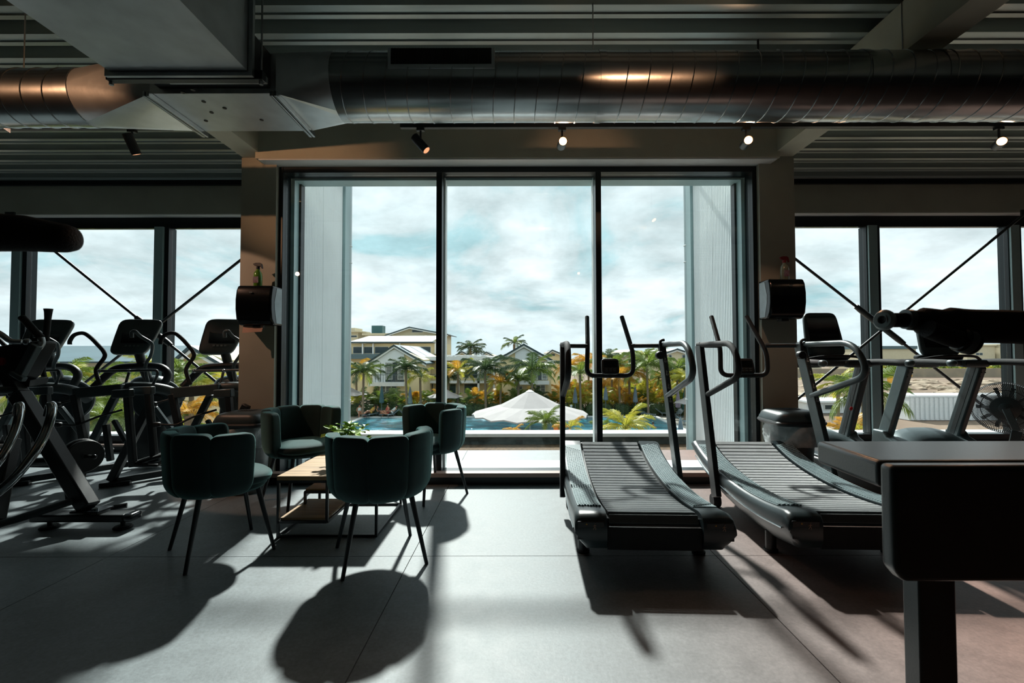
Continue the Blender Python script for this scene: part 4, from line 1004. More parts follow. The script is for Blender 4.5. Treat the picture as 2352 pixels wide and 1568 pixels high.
# swing arm with roller above, on a mast outside the frame
Y = 1.35
MB().cyl(at(2025, 735, Y), at(2100, 735, Y), 0.0215, 28).build('roller', M['rubber'], bt_)
MB().lathe([(0.030, 0), (0.031, 0.006), (0.024, 0.016), (0.012, 0.017), (0.012, 0.004)], at(2034, 735, Y), (-1, -0.35, 0.05), 28).build('end_ring', mat('pale_end_ring', '9fb0b2', 0.35), bt_)
MB().cyl(at(2078, 733, Y), at(2092, 733, Y), 0.029, 24).build('collar', M['greymetal'], bt_)
MB().tube(smooth_pts([at(2090, 735, Y), at(2130, 738, Y), at(2220, 748, Y), at(2352, 752, Y), at(2500, 770, Y)], 5), [0.030] * 4 + [0.040] * 4 + [0.05] * 13, 20, flat=1.0).build('swing_arm', M['rubber'], bt_)
MB().tube([at(2130, 755, Y - 0.05), at(2175, 772, Y - 0.05), at(2222, 786, Y - 0.05)], 0.026, 18).build('lower_arm', M['rubber'], bt_)
MB().lathe([(0.026, -0.03), (0.034, -0.026), (0.034, 0.012), (0.028, 0.016)], at(2225, 786, Y - 0.05), (1, -0.1, -0.35), 24).build('adjust_knob', M['blackgloss'], bt_)
MB().lathe([(0.0345, -0.002), (0.0345, 0.014)], at(2214, 783, Y - 0.05), (1, -0.1, -0.35), 24).build('knob_band', M['greymetal'], bt_)
q = at(2500, 770, Y)
MB().beam((q.x, 1.35, 0.03), (q.x, 1.35, q.z + 0.1), 0.1, 0.1).build('mast', M['powder'], bt_, bevel=0.01)
# ================================================================== cross trainers by the left window
def T(pts, k=0): # photo positions with distances
    P = [at(*p) for p in pts]
    return smooth_pts(P, k) if k else P
ct = thing('cross_trainer', 'x', 'cross trainer', (at(300, 1000, 4.9).x, 4.9, 0), 'cross trainers by the left window')
G = M['graphite']; K = M['powder']
def tb_(nm, pts, r, m=K, k=6, n=12, flat=None): return MB().tube(T(pts, k), r, n, flat=flat).build(nm, m, ct)
# console: rounded tapered slab on a mast
cc = at(312, 774, 4.9)
R = Matrix.Rotation(R_(20), 3, 'Z') @ Matrix.Rotation(R_(-18), 3, 'X') 
cn = MB().selip(cc, (0.36, 0.07, 0.40), 6, 28, 12, rot=R, fn=lambda q: (cc.x + (q.x - cc.x) * (1 + 0.7 * (q.z - cc.z)) + 0.28 * (q.z - cc.z), q.y, q.z)).build('console', G, ct, ang=50)
MB().add([], [])
MB().obox(cc + R @ Vector((0.01, -0.036, 0.02)), (0.24, 0.004, 0.2), R).build('screen', M['screen'], cn)
for i in range(4): MB().obox(cc + R @ Vector((-0.06 + 0.035 * i, -0.037, -0.11)), (0.018, 0.004, 0.018), R).build('button', M['greymetal'], cn)
tb_('console_mast', [(318, 808, 4.9), (332, 850, 4.95), (345, 880, 5.0)], 0.045, K, 4)
tb_('front_frame', [(215, 890, 4.75), (240, 866, 4.8), (268, 846, 4.85), (310, 841, 4.9), (365, 842, 4.9), (386, 860, 4.9), (372, 890, 4.9)], 0.038, K)
tb_('swing_handle', [(160, 791, 4.65), (161, 782, 4.65), (171, 769, 4.65), (191, 765, 4.67), (208, 775, 4.7), (224, 791, 4.72), (238, 807, 4.75), (240, 820, 4.75), (224, 842, 4.72), (221, 856, 4.7), (230, 884, 4.7)], 0.019, M['rubber'])
tb_('swing_handle', [(303, 775, 4.55), (303, 763, 4.55), (311, 761, 4.55), (323, 772, 4.6), (347, 787, 4.65), (350, 800, 4.7), (346, 817, 4.75), (334, 842, 4.8), (341, 884, 4.85)], 0.016, G)
tb_('fixed_handle', [(230, 852, 4.5), (300, 851, 4.5), (352, 850, 4.5), (361, 853, 4.5), (361, 862, 4.5), (351, 884, 4.55)], 0.0125, G, 5)
tb_('fixed_handle', [(297, 853, 4.5), (286, 889, 4.45)], 0.012, G, 0)
for p in ((230, 852, 4.5), (297, 852, 4.5)): MB().selip(at(*p), (0.04, 0.04, 0.04), 2, 12, 8).build('handle_joint', M['chrome'], ct)
# low boxy link arms
def bm_(nm, a, b, w, h, m=K, bev=0.008): return MB().beam(at(*a), at(*b), w, h, side=(0, 1, 0)).build(nm, m, ct, bevel=bev)
bm_('link_arm', (172, 903, 4.35), (283, 893, 4.4), 0.07, 0.10, G)
tb_('link_arm', [(283, 890, 4.45), (330, 889, 4.5), (372, 893, 4.6), (400, 903, 4.7), (415, 916, 4.8)], 0.042, G, 5, flat=1.2)
bm_('link_arm', (262, 905, 4.2), (303, 902, 4.2), 0.06, 0.075, G)
bm_('link_arm', (300, 898, 4.3), (352, 896, 4.3), 0.06, 0.075, G)
bm_('swing_leg', (171, 905, 4.34), (192, 1012, 4.34), 0.05, 0.06)
bm_('swing_leg', (293, 908, 4.2), (306, 1072, 4.2), 0.05, 0.055)
bm_('swing_leg', (341, 900, 4.3), (354, 1048, 4.3), 0.05, 0.055)
bm_('swing_leg', (243, 975, 4.45), (254, 1058, 4.45), 0.045, 0.05)
bm_('frame_leg', (268, 905, 4.5), (204, 1030, 4.5), 0.05, 0.06, G)
bm_('frame_leg', (345, 930, 4.4), (255, 1104, 4.38), 0.055, 0.07)
bm_('frame_leg', (262, 965, 4.55), (290, 1015, 4.5), 0.04, 0.04, G)
bm_('frame_brace', (355, 935, 4.7), (403, 1000, 4.8), 0.04, 0.05, G)
# rear foot and main base
q = at(260, 1112, 4.35)
MB().beam((q.x - 0.10, 4.32, 0.022), (q.x + 0.11, 4.42, 0.022), 0.07, 0.044, side=(0, 1, 0)).build('base_foot', K, ct, bevel=0.008)
MB().beam((q.x, 4.38, 0.045), (q.x + 0.75, 5.25, 0.06), 0.06, 0.06, side=(0, 0, 1)).build('base_rail', K, ct, bevel=0.008)
MB().beam((q.x + 0.35, 5.30, 0.025), (q.x + 1.0, 5.16, 0.025), 0.07, 0.05, side=(0, 1, 0)).build('base_foot', K, ct, bevel=0.008)
# flywheel disc, housing and front shroud
wc = at(362, 918, 4.95)
MB().lathe([(0.05, -0.04), (0.21, -0.035), (0.225, -0.02), (0.225, 0.02), (0.21, 0.035)], wc, (0.45, -0.9, 0), 40).build('flywheel', M['shell'], ct)
MB().lathe([(0.06, 0.036), (0.05, 0.06), (0.01, 0.065)], wc, (0.45, -0.9, 0), 24).build('flywheel_hub', K, ct)
sc_ = at(345, 880, 5.05)
MB().selip((sc_.x, 5.05, sc_.z - 0.06), (0.42, 0.22, 0.30), 2.6, 28, 12).build('housing', M['greymetal'], ct)
MB().selip((sc_.x + 0.02, 5.10, 0.42), (0.34, 0.26, 0.72), 4, 24, 14).build('front_shroud', M['black'], ct, ang=50)
tb_('connecting_rod', [(135, 975, 4.3), (174, 976, 4.3), (190, 971, 4.32), (224, 957, 4.4), (281, 941, 4.5)], 0.010, K, 5)
tb_('connecting_rod', [(130, 928, 4.4), (168, 918, 4.45), (210, 905, 4.5)], 0.009, K, 0)
for p in ((133, 975, 4.3), (131, 928, 4.4)): MB().selip(at(*p), (0.065, 0.045, 0.045), 4, 12, 8).build('rod_end', K, ct)
tb_('pedal_arm', [(306, 1068, 4.2), (362, 1069, 4.2), (376, 1058, 4.3), (392, 1050, 4.45)], 0.018, K, 0)
pq = at(352, 1050, 4.3)
MB().selip(pq, (0.34, 0.15, 0.035), 4, 24, 8, rot=Matrix.Rotation(R_(25), 3, 'Z') @ Matrix.Rotation(R_(-16), 3, 'Y')).build('foot_plate', M['rubber'], ct, ang=50)
MB().selip(pq + Vector((0.16, 0.08, 0.075)), (0.10, 0.14, 0.10), 3, 16, 8).build('foot_cup', K, ct, ang=50)
pq = at(215, 1035, 4.75)
MB().selip(pq, (0.32, 0.15, 0.035), 4, 24, 8, rot=Matrix.Rotation(R_(25), 3, 'Z')).build('foot_plate', M['rubber'], ct, ang=50)
MB().beam(pq, at(254, 1050, 4.5), 0.03, 0.035, side=(0, 1, 0)).build('pedal_arm', K, ct)
ct['label'] = 'middle cross trainer of the left row, its console left of the window mullion'
c2 = dup(ct); c2.location = Vector(ct.location) + Vector((0.93, 0, 0)); c2['label'] = 'cross trainer partly behind the left column, right one of the row'
for nm_, k_ in (('link_arm', 3), ('swing_leg', 2), ('pedal_arm', 0), ('foot_cup', 0)):
    l_ = [x for x in c2.children if x.name.split('.')[0] == nm_]; l_.sort(key=lambda x: x.name); bpy.data.objects.remove(l_[k_])
c3 = dup(ct); c3.location = Vector(ct.location) - Vector((0.97, 0.0, 0)); c3['label'] = 'cross trainer at the left picture edge behind the strength machine'

# ================================================================== strength machine, left foreground
sm = thing('upright_strength_machine', 'black machine with slanted post, chrome curved bars and a weight disc at left', 'exercise machine', (at(200, 1180, 3.3).x, 3.3, 0))
def tm(nm, pts, r, m=K, k=6, n=14, flat=None): return MB().tube(T(pts, k), r, n, flat=flat).build(nm, m, sm)
YB = 3.32
q0, q1 = at(84, 1176, YB), at(300, 1176, YB)
MB().beam((q0.x, YB, 0.085), (q1.x, YB, 0.085), 0.12, 0.055, side=(0, 1, 0)).build('front_base', K, sm, bevel=0.015, seg=3)
MB().selip((q1.x + 0.01, YB, 0.085), (0.07, 0.125, 0.058), 4, 16, 8).build('base_end_cap', M['blackgloss'], sm)
for x in (at(115, 1180, YB).x, at(283, 1180, YB).x):
    MB().lathe([(0.055, 0), (0.06, 0.008), (0.05, 0.018), (0.015, 0.02), (0.015, 0.058)], (x, YB, 0), (0, 0, 1), 20).build('levelling_foot', M['rubber'], sm)
MB().beam(at(205, 1166, YB), at(45, 905, YB + 0.15), 0.10, 0.105, side=(0, 1, 0)).build('slanted_post', K, sm, bevel=0.012)
MB().beam(at(45, 905, YB + 0.15), at(15, 850, YB + 0.18), 0.09, 0.09, side=(0, 1, 0)).build('post_head', K, sm, bevel=0.012)
MB().obox(at(205, 1170, YB) + Vector((0.02, 0, 0.0)), (0.2, 0.13, 0.012)).build('weld_plate', M['blackgloss'], sm)
for dx in (0.09, 0.11): MB().lathe([(0.012, 0), (0.012, 0.012), (0.006, 0.018)], at(205, 1168, YB) + Vector((dx - 0.03, -0.03, 0.0)), (0, 0, 1), 6).build('bolt', M['chrome'], sm)
tm('long_rail', [(180, 1146, YB), (0, 1204, YB - 0.25), (-200, 1270, YB - 0.5)], 0.026, G, 0)
MB().beam(at(165, 1150, YB), at(160, 1110, YB + 0.03), 0.05, 0.05, side=(0, 1, 0)).build('post_foot', K, sm, bevel=0.006)
tm('short_rail', [(255, 1166, YB + 0.25), (292, 1160, YB + 0.3)], 0.02, K, 0)
tm('chrome_bar', [(110, 955, 3.2), (117, 930, 3.2), (119, 945, 3.18), (108, 985, 3.15), (88, 1025, 3.1), (60, 1065, 3.05), (25, 1105, 3.0), (-30, 1150, 2.95)], 0.028, M['chrome'], 6, 18)
tm('chrome_bar', [(40, 955, 3.2), (44, 930, 3.2), (45, 945, 3.18), (36, 985, 3.15), (18, 1025, 3.1), (-8, 1065, 3.05), (-50, 1110, 3.0)], 0.026, M['chrome'], 6, 18)
ax_ = Vector((0.92, -0.38, 0.05))
wq = at(186, 1047, 3.62)
for i, (r, o_) in enumerate(((0.135, 0), (0.125, 0.05))):
    MB().lathe([(0.03, -0.02), (r * 0.96, -0.02), (r, -0.014), (r, 0.014), (r * 0.96, 0.02), (0.03, 0.02)], wq + ax_ * o_, ax_, 36).build('weight_disc', M['black'], sm)
MB().cyl(wq - ax_ * 0.08, wq + ax_ * 0.17, 0.014, 14).build('disc_axle', M['steel'], sm)
MB().selip(wq + ax_ * 0.18, (0.04, 0.04, 0.04), 2, 14, 8).build('axle_end', M['blackgloss'], sm)
MB().beam(wq + Vector((-.02, 0, 0)), at(150, 1090, 3.4), 0.03, 0.05, side=(0, 1, 0)).build('disc_bracket', K, sm)
MB().beam(at(190, 1085, 3.6), at(180, 1110, 3.55), 0.03, 0.04, side=(0, 1, 0)).build('disc_bracket', K, sm)
# head housing, strip, grips
hd = [at(-40, 800, 3.45), at(20, 790, 3.45), at(86, 782, 3.45), at(84, 795, 3.45), at(48, 862, 3.45), at(20, 885, 3.45), at(-40, 890, 3.45)]
MB().prism(hd, (0, 0, 0), (0, 0.16, 0)).build('head_housing', M['black'], sm, bevel=0.02, seg=3)
MB().beam(at(84, 792, 3.44), at(46, 862, 3.44), 0.05, 0.06, side=(0, 1, 0)).build('side_strip', M['greymetal'], sm, bevel=0.006)
MB().beam(at(28, 855, 3.42), at(56, 872, 3.42), 0.04, 0.035, side=(0, 1, 0)).build('head_bracket', M['greymetal'], sm, bevel=0.006)
tm('grip', [(50, 728, 3.5), (66, 745, 3.5), (84, 765, 3.5), (94, 775, 3.5)], 0.025, M['rubber'], 4)
tm('grip_tube', [(94, 775, 3.5), (96, 788, 3.5), (88, 800, 3.48)], 0.022, M['steel'], 5)
tm('top_tube', [(-20, 755, 3.4), (3, 768, 3.4), (25, 783, 3.42), (50, 785, 3.45)], 0.020, M['steel'], 5)
MB().tube(T([(111, 709, 3.75), (111, 716, 3.75), (110, 730, 3.75), (107, 760, 3.75), (102, 810, 3.75), (98, 850, 3.75), (103, 872, 3.72)]), [0.030, 0.026, 0.022, 0.023, 0.020, 0.018, 0.018], 16).build('tall_grip', M['rubber'], sm)
MB().beam(at(103, 872, 3.72), at(60, 880, 3.5), 0.04, 0.05, side=(0, 1, 0)).build('grip_link', K, sm)
MB().selip(at(62, 785, 3.44), (0.05, 0.04, 0.05), 2.5, 12, 8).build('pulley', M['steel'], sm)
MB().lathe([(0.03, 0), (0.03, 0.03)], at(3, 830, 3.4), (0.3, -1, 0), 18).build('red_cap', M['redknob'], sm)
tm('cross_tube', [(-30, 898, 3.4), (36, 895, 3.45)], 0.03, G, 0)
tm('foot_bar', [(60, 1062, 3.45), (120, 1058, 3.45)], 0.03, K, 0)
MB().beam(at(-10, 1200, 3.1), at(30, 1010, 3.45), 0.07, 0.08, side=(0, 1, 0)).build('rear_post', K, sm, bevel=0.01)

# foreground arm pad at far left
ar = thing('foam_arm_pad', 'out-of-focus black foam arm pad reaching in from the left edge', 'pad', tuple(at(-60, 535, 1.15)))
MB().tube(T([(-420, 540, 1.15), (-200, 528, 1.15), (-60, 532, 1.15), (60, 536, 1.15), (128, 545, 1.15), (150, 547, 1.15), (166, 548, 1.15), (175, 548, 1.15), (178, 548, 1.15)]), [0.050, 0.050, 0.050, 0.045, 0.038, 0.036, 0.031, 0.02, 0.006], 28).build('foam_sleeve', M['rubber'], ar)
q = at(-300, 540, 1.15)
MB().cyl((q.x, 1.15, 0.0), (q.x, 1.15, q.z), 0.03, 16).build('support_post', M['powder'], ar)
MB().lathe([(0.22, 0), (0.22, 0.02), (0.05, 0.03)], (q.x, 1.15, 0), (0, 0, 1), 24).build('base_plate', M['powder'], ar)
# ================================================================== outdoors
GZ = CAMZ - 5.9
M['paving'] = mat('pale_pool_paving', 'a39d92', 0.8, var=0.08, scale=0.6)
M['earth'] = mat('sandy_brown_earth', '8b7763', 0.95, col2='5d4a3c', scale=0.12, detail=8, bump=0.3, bscale=3)
M['yellowwall'] = mat('pale_yellow_render', 'd9c9a0', 0.8, var=0.05, scale=1)
M['beigewall'] = mat('beige_render', 'c9bfa4', 0.8, var=0.05, scale=1)
M['whiteboard'] = mat('white_boarding', 'd3d9dc', 0.6, var=0.04, scale=1, stretch=(0.2, 0.2, 6))
M['roofedge'] = mat('dark_green_roof_edge', '173238', 0.5, var=0.1)
M['rooftile'] = mat('blue_grey_roof_sheet', '4c646c', 0.5, var=0.12, scale=1.2, stretch=(0.2, 1, 4))
M['panelw'] = mat('glossy_solar_panel', 'b5bcc0', 0.35, var=0.04)
M['winglass'] = mat('dark_window_glass', '22343a', 0.12, var=0.2, scale=2)
M['winframe'] = mat('white_window_frame', 'cfd2cc', 0.5)
M['shade'] = mat('white_canopy_fabric', '9d9897', 0.8, var=0.05, scale=1.5)
M['greyumb'] = mat('grey_parasol_fabric', '5f6c76', 0.8, var=0.12, scale=4)
M['trunk'] = mat('ringed_palm_trunk', '6b5a47', 0.9, col2='8a7a66', scale=9, stretch=(1, 1, 6), bump=0.4)
M['hedge'] = mat('dark_hedge_leaf', '26371f', 0.7, col2='3f5220', scale=6)
gt_ = PB('ground_earth', M['earth'], None, -260, 320, 5.5, 420, GZ - 0.6, GZ - 0.05); tag(gt_, kind='structure')
# pool surround and water
def water():
    m = bpy.data.materials.new('pool_water'); m.use_nodes = True; t = m.node_tree; p = t.nodes['Principled BSDF']
    g = t.nodes.new('ShaderNodeNewGeometry'); n1 = t.nodes.new('ShaderNodeTexNoise'); n1.inputs['Scale'].default_value = 1.6; n1.inputs['Detail'].default_value = 5
    mp = t.nodes.new('ShaderNodeMapping'); mp.inputs['Scale'].default_value = (0.8, 1.6, 1); t.links.new(g.outputs['Position'], mp.inputs[0]); t.links.new(mp.outputs[0], n1.inputs['Vector'])
    r = t.nodes.new('ShaderNodeValToRGB'); r.color_ramp.elements[0].position = 0.4; r.color_ramp.elements[0].color = (*lin('0c5163'), 1); r.color_ramp.elements[1].position = 0.65; r.color_ramp.elements[1].color = (*lin('1f8a9a'), 1)
    t.links.new(n1.outputs['Fac'], r.inputs[0]); t.links.new(r.outputs[0], p.inputs['Base Color'])
    b = t.nodes.new('ShaderNodeBump'); b.inputs['Strength'].default_value = 1.0; b.inputs['Distance'].default_value = 0.5; t.links.new(n1.outputs['Fac'], b.inputs['Height']); t.links.new(b.outputs[0], p.inputs['Normal'])
    p.inputs['Roughness'].default_value = 0.08; p.inputs['IOR'].default_value = 1.33
    return m
M['water'] = water()
PX0, PX1, PY0, PY1 = -14.3, 12.6, 30.0, 42.6
ps = thing('pool', 'blue swimming pool with white coping below the windows', 'pool', ((PX0 + PX1) / 2, 36, GZ))
PB('water', M['water'], ps, PX0, PX1, PY0, PY1, GZ - 0.04, GZ - 0.02)
for a in ((PX0 - 0.4, PX0, PY0 - .4, PY1 + .4), (PX1, PX1 + 0.4, PY0 - .4, PY1 + .4), (PX0, PX1, PY1, PY1 + .4), (PX0, PX1, PY0 - .4, PY0)): PB('coping', M['white'], ps, *a, GZ - 0.04, GZ + 0.06)
tag(PB('pool_paving', M['paving'], None, -30, 26, 24, 47, GZ - 0.049, GZ - 0.041), kind='structure')

# big white canopy
def canopy(name, lab, cx_, cy_, zr, za, R, n, m, pole=True, valance=0.0, gp=None, rx=1.0):
    t = thing(name, lab, 'parasol', (cx_, cy_, GZ), gp)
    pan = None
    for i in range(n):
        a0, a1 = 2 * PI * i / n, 2 * PI * (i + 1) / n
        p = [Vector((cx_ + R * math.cos(a) * rx, cy_ + R * math.sin(a), zr)) for a in (a0, a1)]
        q = [Vector((cx_ + .06 * R * math.cos(a), cy_ + .06 * R * math.sin(a), za)) for a in (a0, a1)]
        mid = [p[0].lerp(q[0], .5) + Vector((0, 0, -0.04 * R)), p[1].lerp(q[1], .5) + Vector((0, 0, -0.04 * R))]
        e = (p[0] + p[1]) / 2 + Vector((0, 0, 0.03 * R)); dz = Vector((0, 0, -0.02 * R))
        vs = [p[0], e, p[1], mid[1], q[1], q[0], mid[0]]
        m_ = MB().add(vs + [v + dz for v in vs], [(0, 1, 2, 3, 6), (6, 3, 4, 5), (13, 10, 9, 8, 7), (12, 11, 10, 13), (0, 7, 8, 1), (1, 8, 9, 2), (2, 9, 10, 3), (3, 10, 11, 4), (4, 11, 12, 5), (5, 12, 13, 6), (6, 13, 7, 0)])
        m_.build('canopy_panel', m, t, smooth=False)
    MB().lathe([(R * .07, -.02 * R), (R * .07, 0.0), (R * .02, .03 * R)], (cx_, cy_, za), (0, 0, 1), 12).build('top_vent', M['white'], t)
    if pole: MB().cyl((cx_, cy_, GZ), (cx_, cy_, za), 0.02 * R ** .5 + 0.01, 10).build('pole', M['white'], t)
    return t
c_ = at(1217, 899, 33)
canopy('pool_canopy', 'large white sunshade canopy rising over the pool edge', c_.x, 33, at(1217, 951, 33).z, c_.z, 4.2, 14, M['shade'])
for (px_, py_, D, lab, R) in ((1022, 893, 43.5, 'open white parasol behind the chair by the window', 1.75), (800, 888, 43.5, 'open white parasol at the left pool side, half behind the pipe', 1.8), (1588, 905, 40, 'open white parasol at the right pool side, half behind the pipe', 1.5)):
    q = at(px_, py_, D); canopy('parasol', lab, q.x, D, q.z - 0.75, q.z, R, 8, M['shade'], gp='open parasols by the pool')
def closed(px_, py_, D, h, lab, m):
    q = at(px_, py_, D)
    t = thing('closed_parasol', lab, 'parasol', (q.x, D, GZ), 'folded parasols by the pool')
    MB().lathe([(0.19, q.z - h), (0.24, q.z - h * 0.95), (0.17, q.z - h * 0.5), (0.12, q.z - h * .25), (0.03, q.z)], (q.x, D, 0), (0, 0, 1), 9).build('folded_canopy', m, t, smooth=False)
    MB().cyl((q.x, D, GZ), (q.x, D, q.z), 0.03, 8).build('pole', M['greymetal'], t)
    MB().cyl((q.x, D, GZ), (q.x, D, GZ + 0.08), 0.3, 14).build('base', M['greymetal'], t)
for a in ((877, 886, 43, 1.6, 'folded dark teal parasol left of the dark palm by the pool', mat('teal_parasol_fabric', '3b5a60', .8)), (942, 888, 43, 1.6, 'folded grey parasol right of the first teal one', M['greyumb']),
          (1321, 889, 43, 1.5, 'folded grey parasol beside the small lamp right of the canopy', M['greyumb']), (1391, 887, 43, 1.3, 'folded grey parasol just right of the window mullion', M['greyumb']),
          (1459, 887, 43, 1.5, 'folded grey parasol below the big yellow-green palm', M['greyumb']), (1557, 893, 42, 1.7, 'folded mauve parasol near the right downpipe', mat('mauve_parasol_fabric', '847a8c', .8)),
          (1572, 893, 42.5, 1.9, 'folded green parasol next to the right downpipe', mat('green_parasol_fabric', '2f5c58', .8)), (1563, 957, 33.5, 1.35, 'folded striped parasol at the near right pool corner', M['greyumb'])): closed(*a)

# ---------------------------------------------------------------- buildings
def bwin(t, x0, x1, z0, z1, Y, nx=2, louvre=False):
    f = PB('window', M['winframe'], t, x0, x1, Y - 0.06, Y + 0.02, z0, z1)
    w = (x1 - x0) / nx
    for i in range(nx):
        PB('window_pane', M['winglass'], f, x0 + i * w + 0.06, x0 + (i + 1) * w - 0.06, Y - 0.08, Y - 0.061, z0 + 0.06, z1 - 0.06)
        if louvre:
            z = z0 + 0.12
            m = MB()
            while z < z1 - 0.1: m.box(x0 + i * w + 0.05, x0 + (i + 1) * w - 0.05, Y - 0.11, Y - 0.081, z, z + 0.05); z += 0.16
            m.build('shutter_slats', M['winframe'], f, smooth=False, kind='stuff')
def gable(t, x0, x1, Y, L, ze, za, over=0.35, wall='yellowwall', panels=False, xa=None, roofm=None):
    xa = (x0 + x1) / 2 if xa is None else xa
    MB().prism([(x0, Y, GZ), (x1, Y, GZ), (x1, Y, ze + 0.15), (xa, Y, za - 0.15), (x0, Y, ze + 0.15)], (0, 0, 0), (0, L, 0)).build('wall', M[wall], t, smooth=False)
    for s, xe in ((-1, x0), (1, x1)):
        sl = (ze - za) / (xe - xa); xo = xe + s * over; zo = za + sl * (xo - xa)
        MB().prism([(xa, Y - over, za), (xo, Y - over, zo), (xo, Y - over, zo - 0.14), (xa, Y - over, za - 0.16)], (0, 0, 0), (0, L + 2 * over, 0)).build('roof_slope', roofm or M['rooftile'], t, smooth=False)
        MB().prism([(xa, Y - over - 0.02, za + 0.03), (xo, Y - over - 0.02, zo + 0.03), (xo, Y - over - 0.02, zo - 0.16), (xa, Y - over - 0.02, za - 0.16)], (0, 0, 0), (0, -0.12, 0)).build('roof_edge', M['roofedge'], t, smooth=False)
        MB().prism([(xa, Y - over + 0.05, za - 0.17), (xo, Y - over + 0.05, zo - 0.17), (xo, Y - over + 0.05, zo - 0.36), (xa, Y - over + 0.05, za - 0.36)], (0, 0, 0), (0, -0.1, 0)).build('bargeboard', M['white'], t, smooth=False)
        if panels and s == 1:
            for k in range(2):
                ya = Y + 1.0 + k * 4.6
                a = Vector((xa + 0.3, ya, za + sl * 0.3 + 0.08)); b = Vector((xe - 0.5, ya, za + sl * (xe - 0.5 - xa) + 0.08))
                MB().prism([a, b, b + Vector((0, 4.2, 0)), a + Vector((0, 4.2, 0))], (0, 0, 0), (0, 0, 0.05)).build('solar_panel', M['panelw'], t, smooth=False)
def PX(px_, D): return at(px_, 812, D).x
def PZ(py_, D): return at(1190, py_, D).z
D = 50
A = thing('gabled_villa', 'pale yellow two-storey villa with gabled roof, left of the first mullion', 'building', (PX(907, D), D, GZ))
gable(A, PX(849, D), PX(973, D), D, 12, PZ(829, D), PZ(791, D), panels=True, xa=PX(907, D))
MB().prism([(PX(857, D), D, PZ(832, D)), (PX(929, D), D, PZ(832, D)), (PX(929, D), D, PZ(812, D)), (PX(907, D), D, PZ(801, D)), (PX(858, D), D, PZ(823, D))], (0, -0.12, 0), (0, 0.0, 0)).build('gable_panel', M['whiteboard'], A, smooth=False)
PB('balcony_recess', M['winglass'], A, PX(857, D), PX(929, D), D - 0.03, D + 0.0 + .01, PZ(876, D), PZ(832, D))
for a, b in ((857, 874), (876, 886)): PB('shutter_panel', M['whiteboard'], A, PX(a, D), PX(b, D), D - 0.12, D - 0.04, PZ(876, D), PZ(832, D))
bwin(A, PX(887, D), PX(902, D), PZ(871, D), PZ(833, D), D - 0.05, 1, True); bwin(A, PX(914, D), PX(929, D), PZ(871, D), PZ(833, D), D - 0.05, 1, True)
PB('balcony_slab', M['white'], A, PX(852, D), PX(932, D), D - 0.8, D - 0.001, PZ(885, D), PZ(876, D))
for i in range(9): 
    x = PX(858 + i * 9, D); PB('baluster', M['greymetal'], A, x - .02, x + .02, D - 0.75, D - 0.71, PZ(876, D), PZ(860, D))
PB('rail', M['greymetal'], A, PX(856, D), PX(931, D), D - 0.76, D - 0.70, PZ(860, D), PZ(858.5, D))
bwin(A, PX(874, D), PX(912, D), PZ(903, D), PZ(885.5, D), D - 0.02, 3, True)
C_ = thing('gabled_villa', 'pale yellow villa with gabled roof behind the white pool canopy', 'building', (PX(1203, 48), 48, GZ)); D = 48
gable(C_, PX(1141, D), PX(1266, D), D, 12, PZ(825, D), PZ(789.5, D), xa=PX(1203, D))
MB().prism([(PX(1183, D), D, PZ(831, D)), (PX(1236, D), D, PZ(831, D)), (PX(1236, D), D, PZ(818, D)), (PX(1203, D), D, PZ(799, D)), (PX(1183, D), D, PZ(810, D))], (0, -0.12, 0), (0, 0, 0)).build('gable_panel', M['whiteboard'], C_, smooth=False)
PB('balcony_recess', M['winglass'], C_, PX(1183, D), PX(1258, D), D - 0.03, D + 0.01, PZ(873, D), PZ(831, D))
for a in (1184, 1222, 1244): bwin(C_, PX(a, D), PX(a + 13, D), PZ(872, D), PZ(833, D), D - 0.05, 1, True)
PB('balcony_slab', M['white'], C_, PX(1180, D), PX(1260, D), D - 0.8, D - 0.001, PZ(882, D), PZ(874, D))
bwin(C_, PX(1184, D), PX(1200, D), PZ(904, D), PZ(886, D), D - 0.02, 1, True); bwin(C_, PX(1230, D), PX(1252, D), PZ(902, D), PZ(884, D), D - 0.02, 2, True)
D = 55
B = thing('flat_roofed_wing', 'low flat-roofed wing with white fascia linking the two gabled villas', 'building', (PX(1060, D), D, GZ))
PB('wall', M['yellowwall'], B, PX(976, D), PX(1135, D), D, D + 6, GZ, PZ(826, D))
PB('fascia', M['white'], B, PX(972, D), PX(1142, D), D - 1.4, D + 6, PZ(827, D), PZ(818, D))
PB('solar_panel', M['panelw'], B, PX(1020, D), PX(1118, D), D - 1.0, D + 4, PZ(816.5, D), PZ(815, D))
PB('balcony_slab', M['white'], B, PX(976, D), PX(1138, D), D - 1.3, D - 0.001, PZ(878, D), PZ(873, D))
for a, b in ((978, 992), (1024, 1050), (1064, 1076), (1079, 1100), (1104, 1130)): bwin(B, PX(a, D), PX(b, D), PZ(868, D), PZ(832, D), D - 0.02, 1, a in (978, 1104))
for a, b in ((980, 996), (1026, 1048), (1066, 1100)): bwin(B, PX(a, D), PX(b, D), PZ(903, D), PZ(880, D), D - 0.02, 1)
for a in (1018, 1056, 1101, 1136): PB('column', M['white'], B, PX(a, D) - .12, PX(a, D) + .12, D - 1.3, D - 1.06, GZ, PZ(827, D))
PB('rail', M['greymetal'], B, PX(978, D), PX(1135, D), D - 1.3, D - 1.24, PZ(858.8, D), PZ(857.6, D))
D = 70
E = thing('apartment_block', 'long pale block with white roof and dark window band behind the left villa', 'building', (PX(900, D), D, GZ))
PB('wall', M['yellowwall'], E, PX(760, D), PX(1012, D), D, D + 10, GZ, PZ(788, D))
PB('roof_band', M['panelw'], E, PX(808, D), PX(1000, D), D - 0.7, D + 9, PZ(786, D), PZ(784, D))
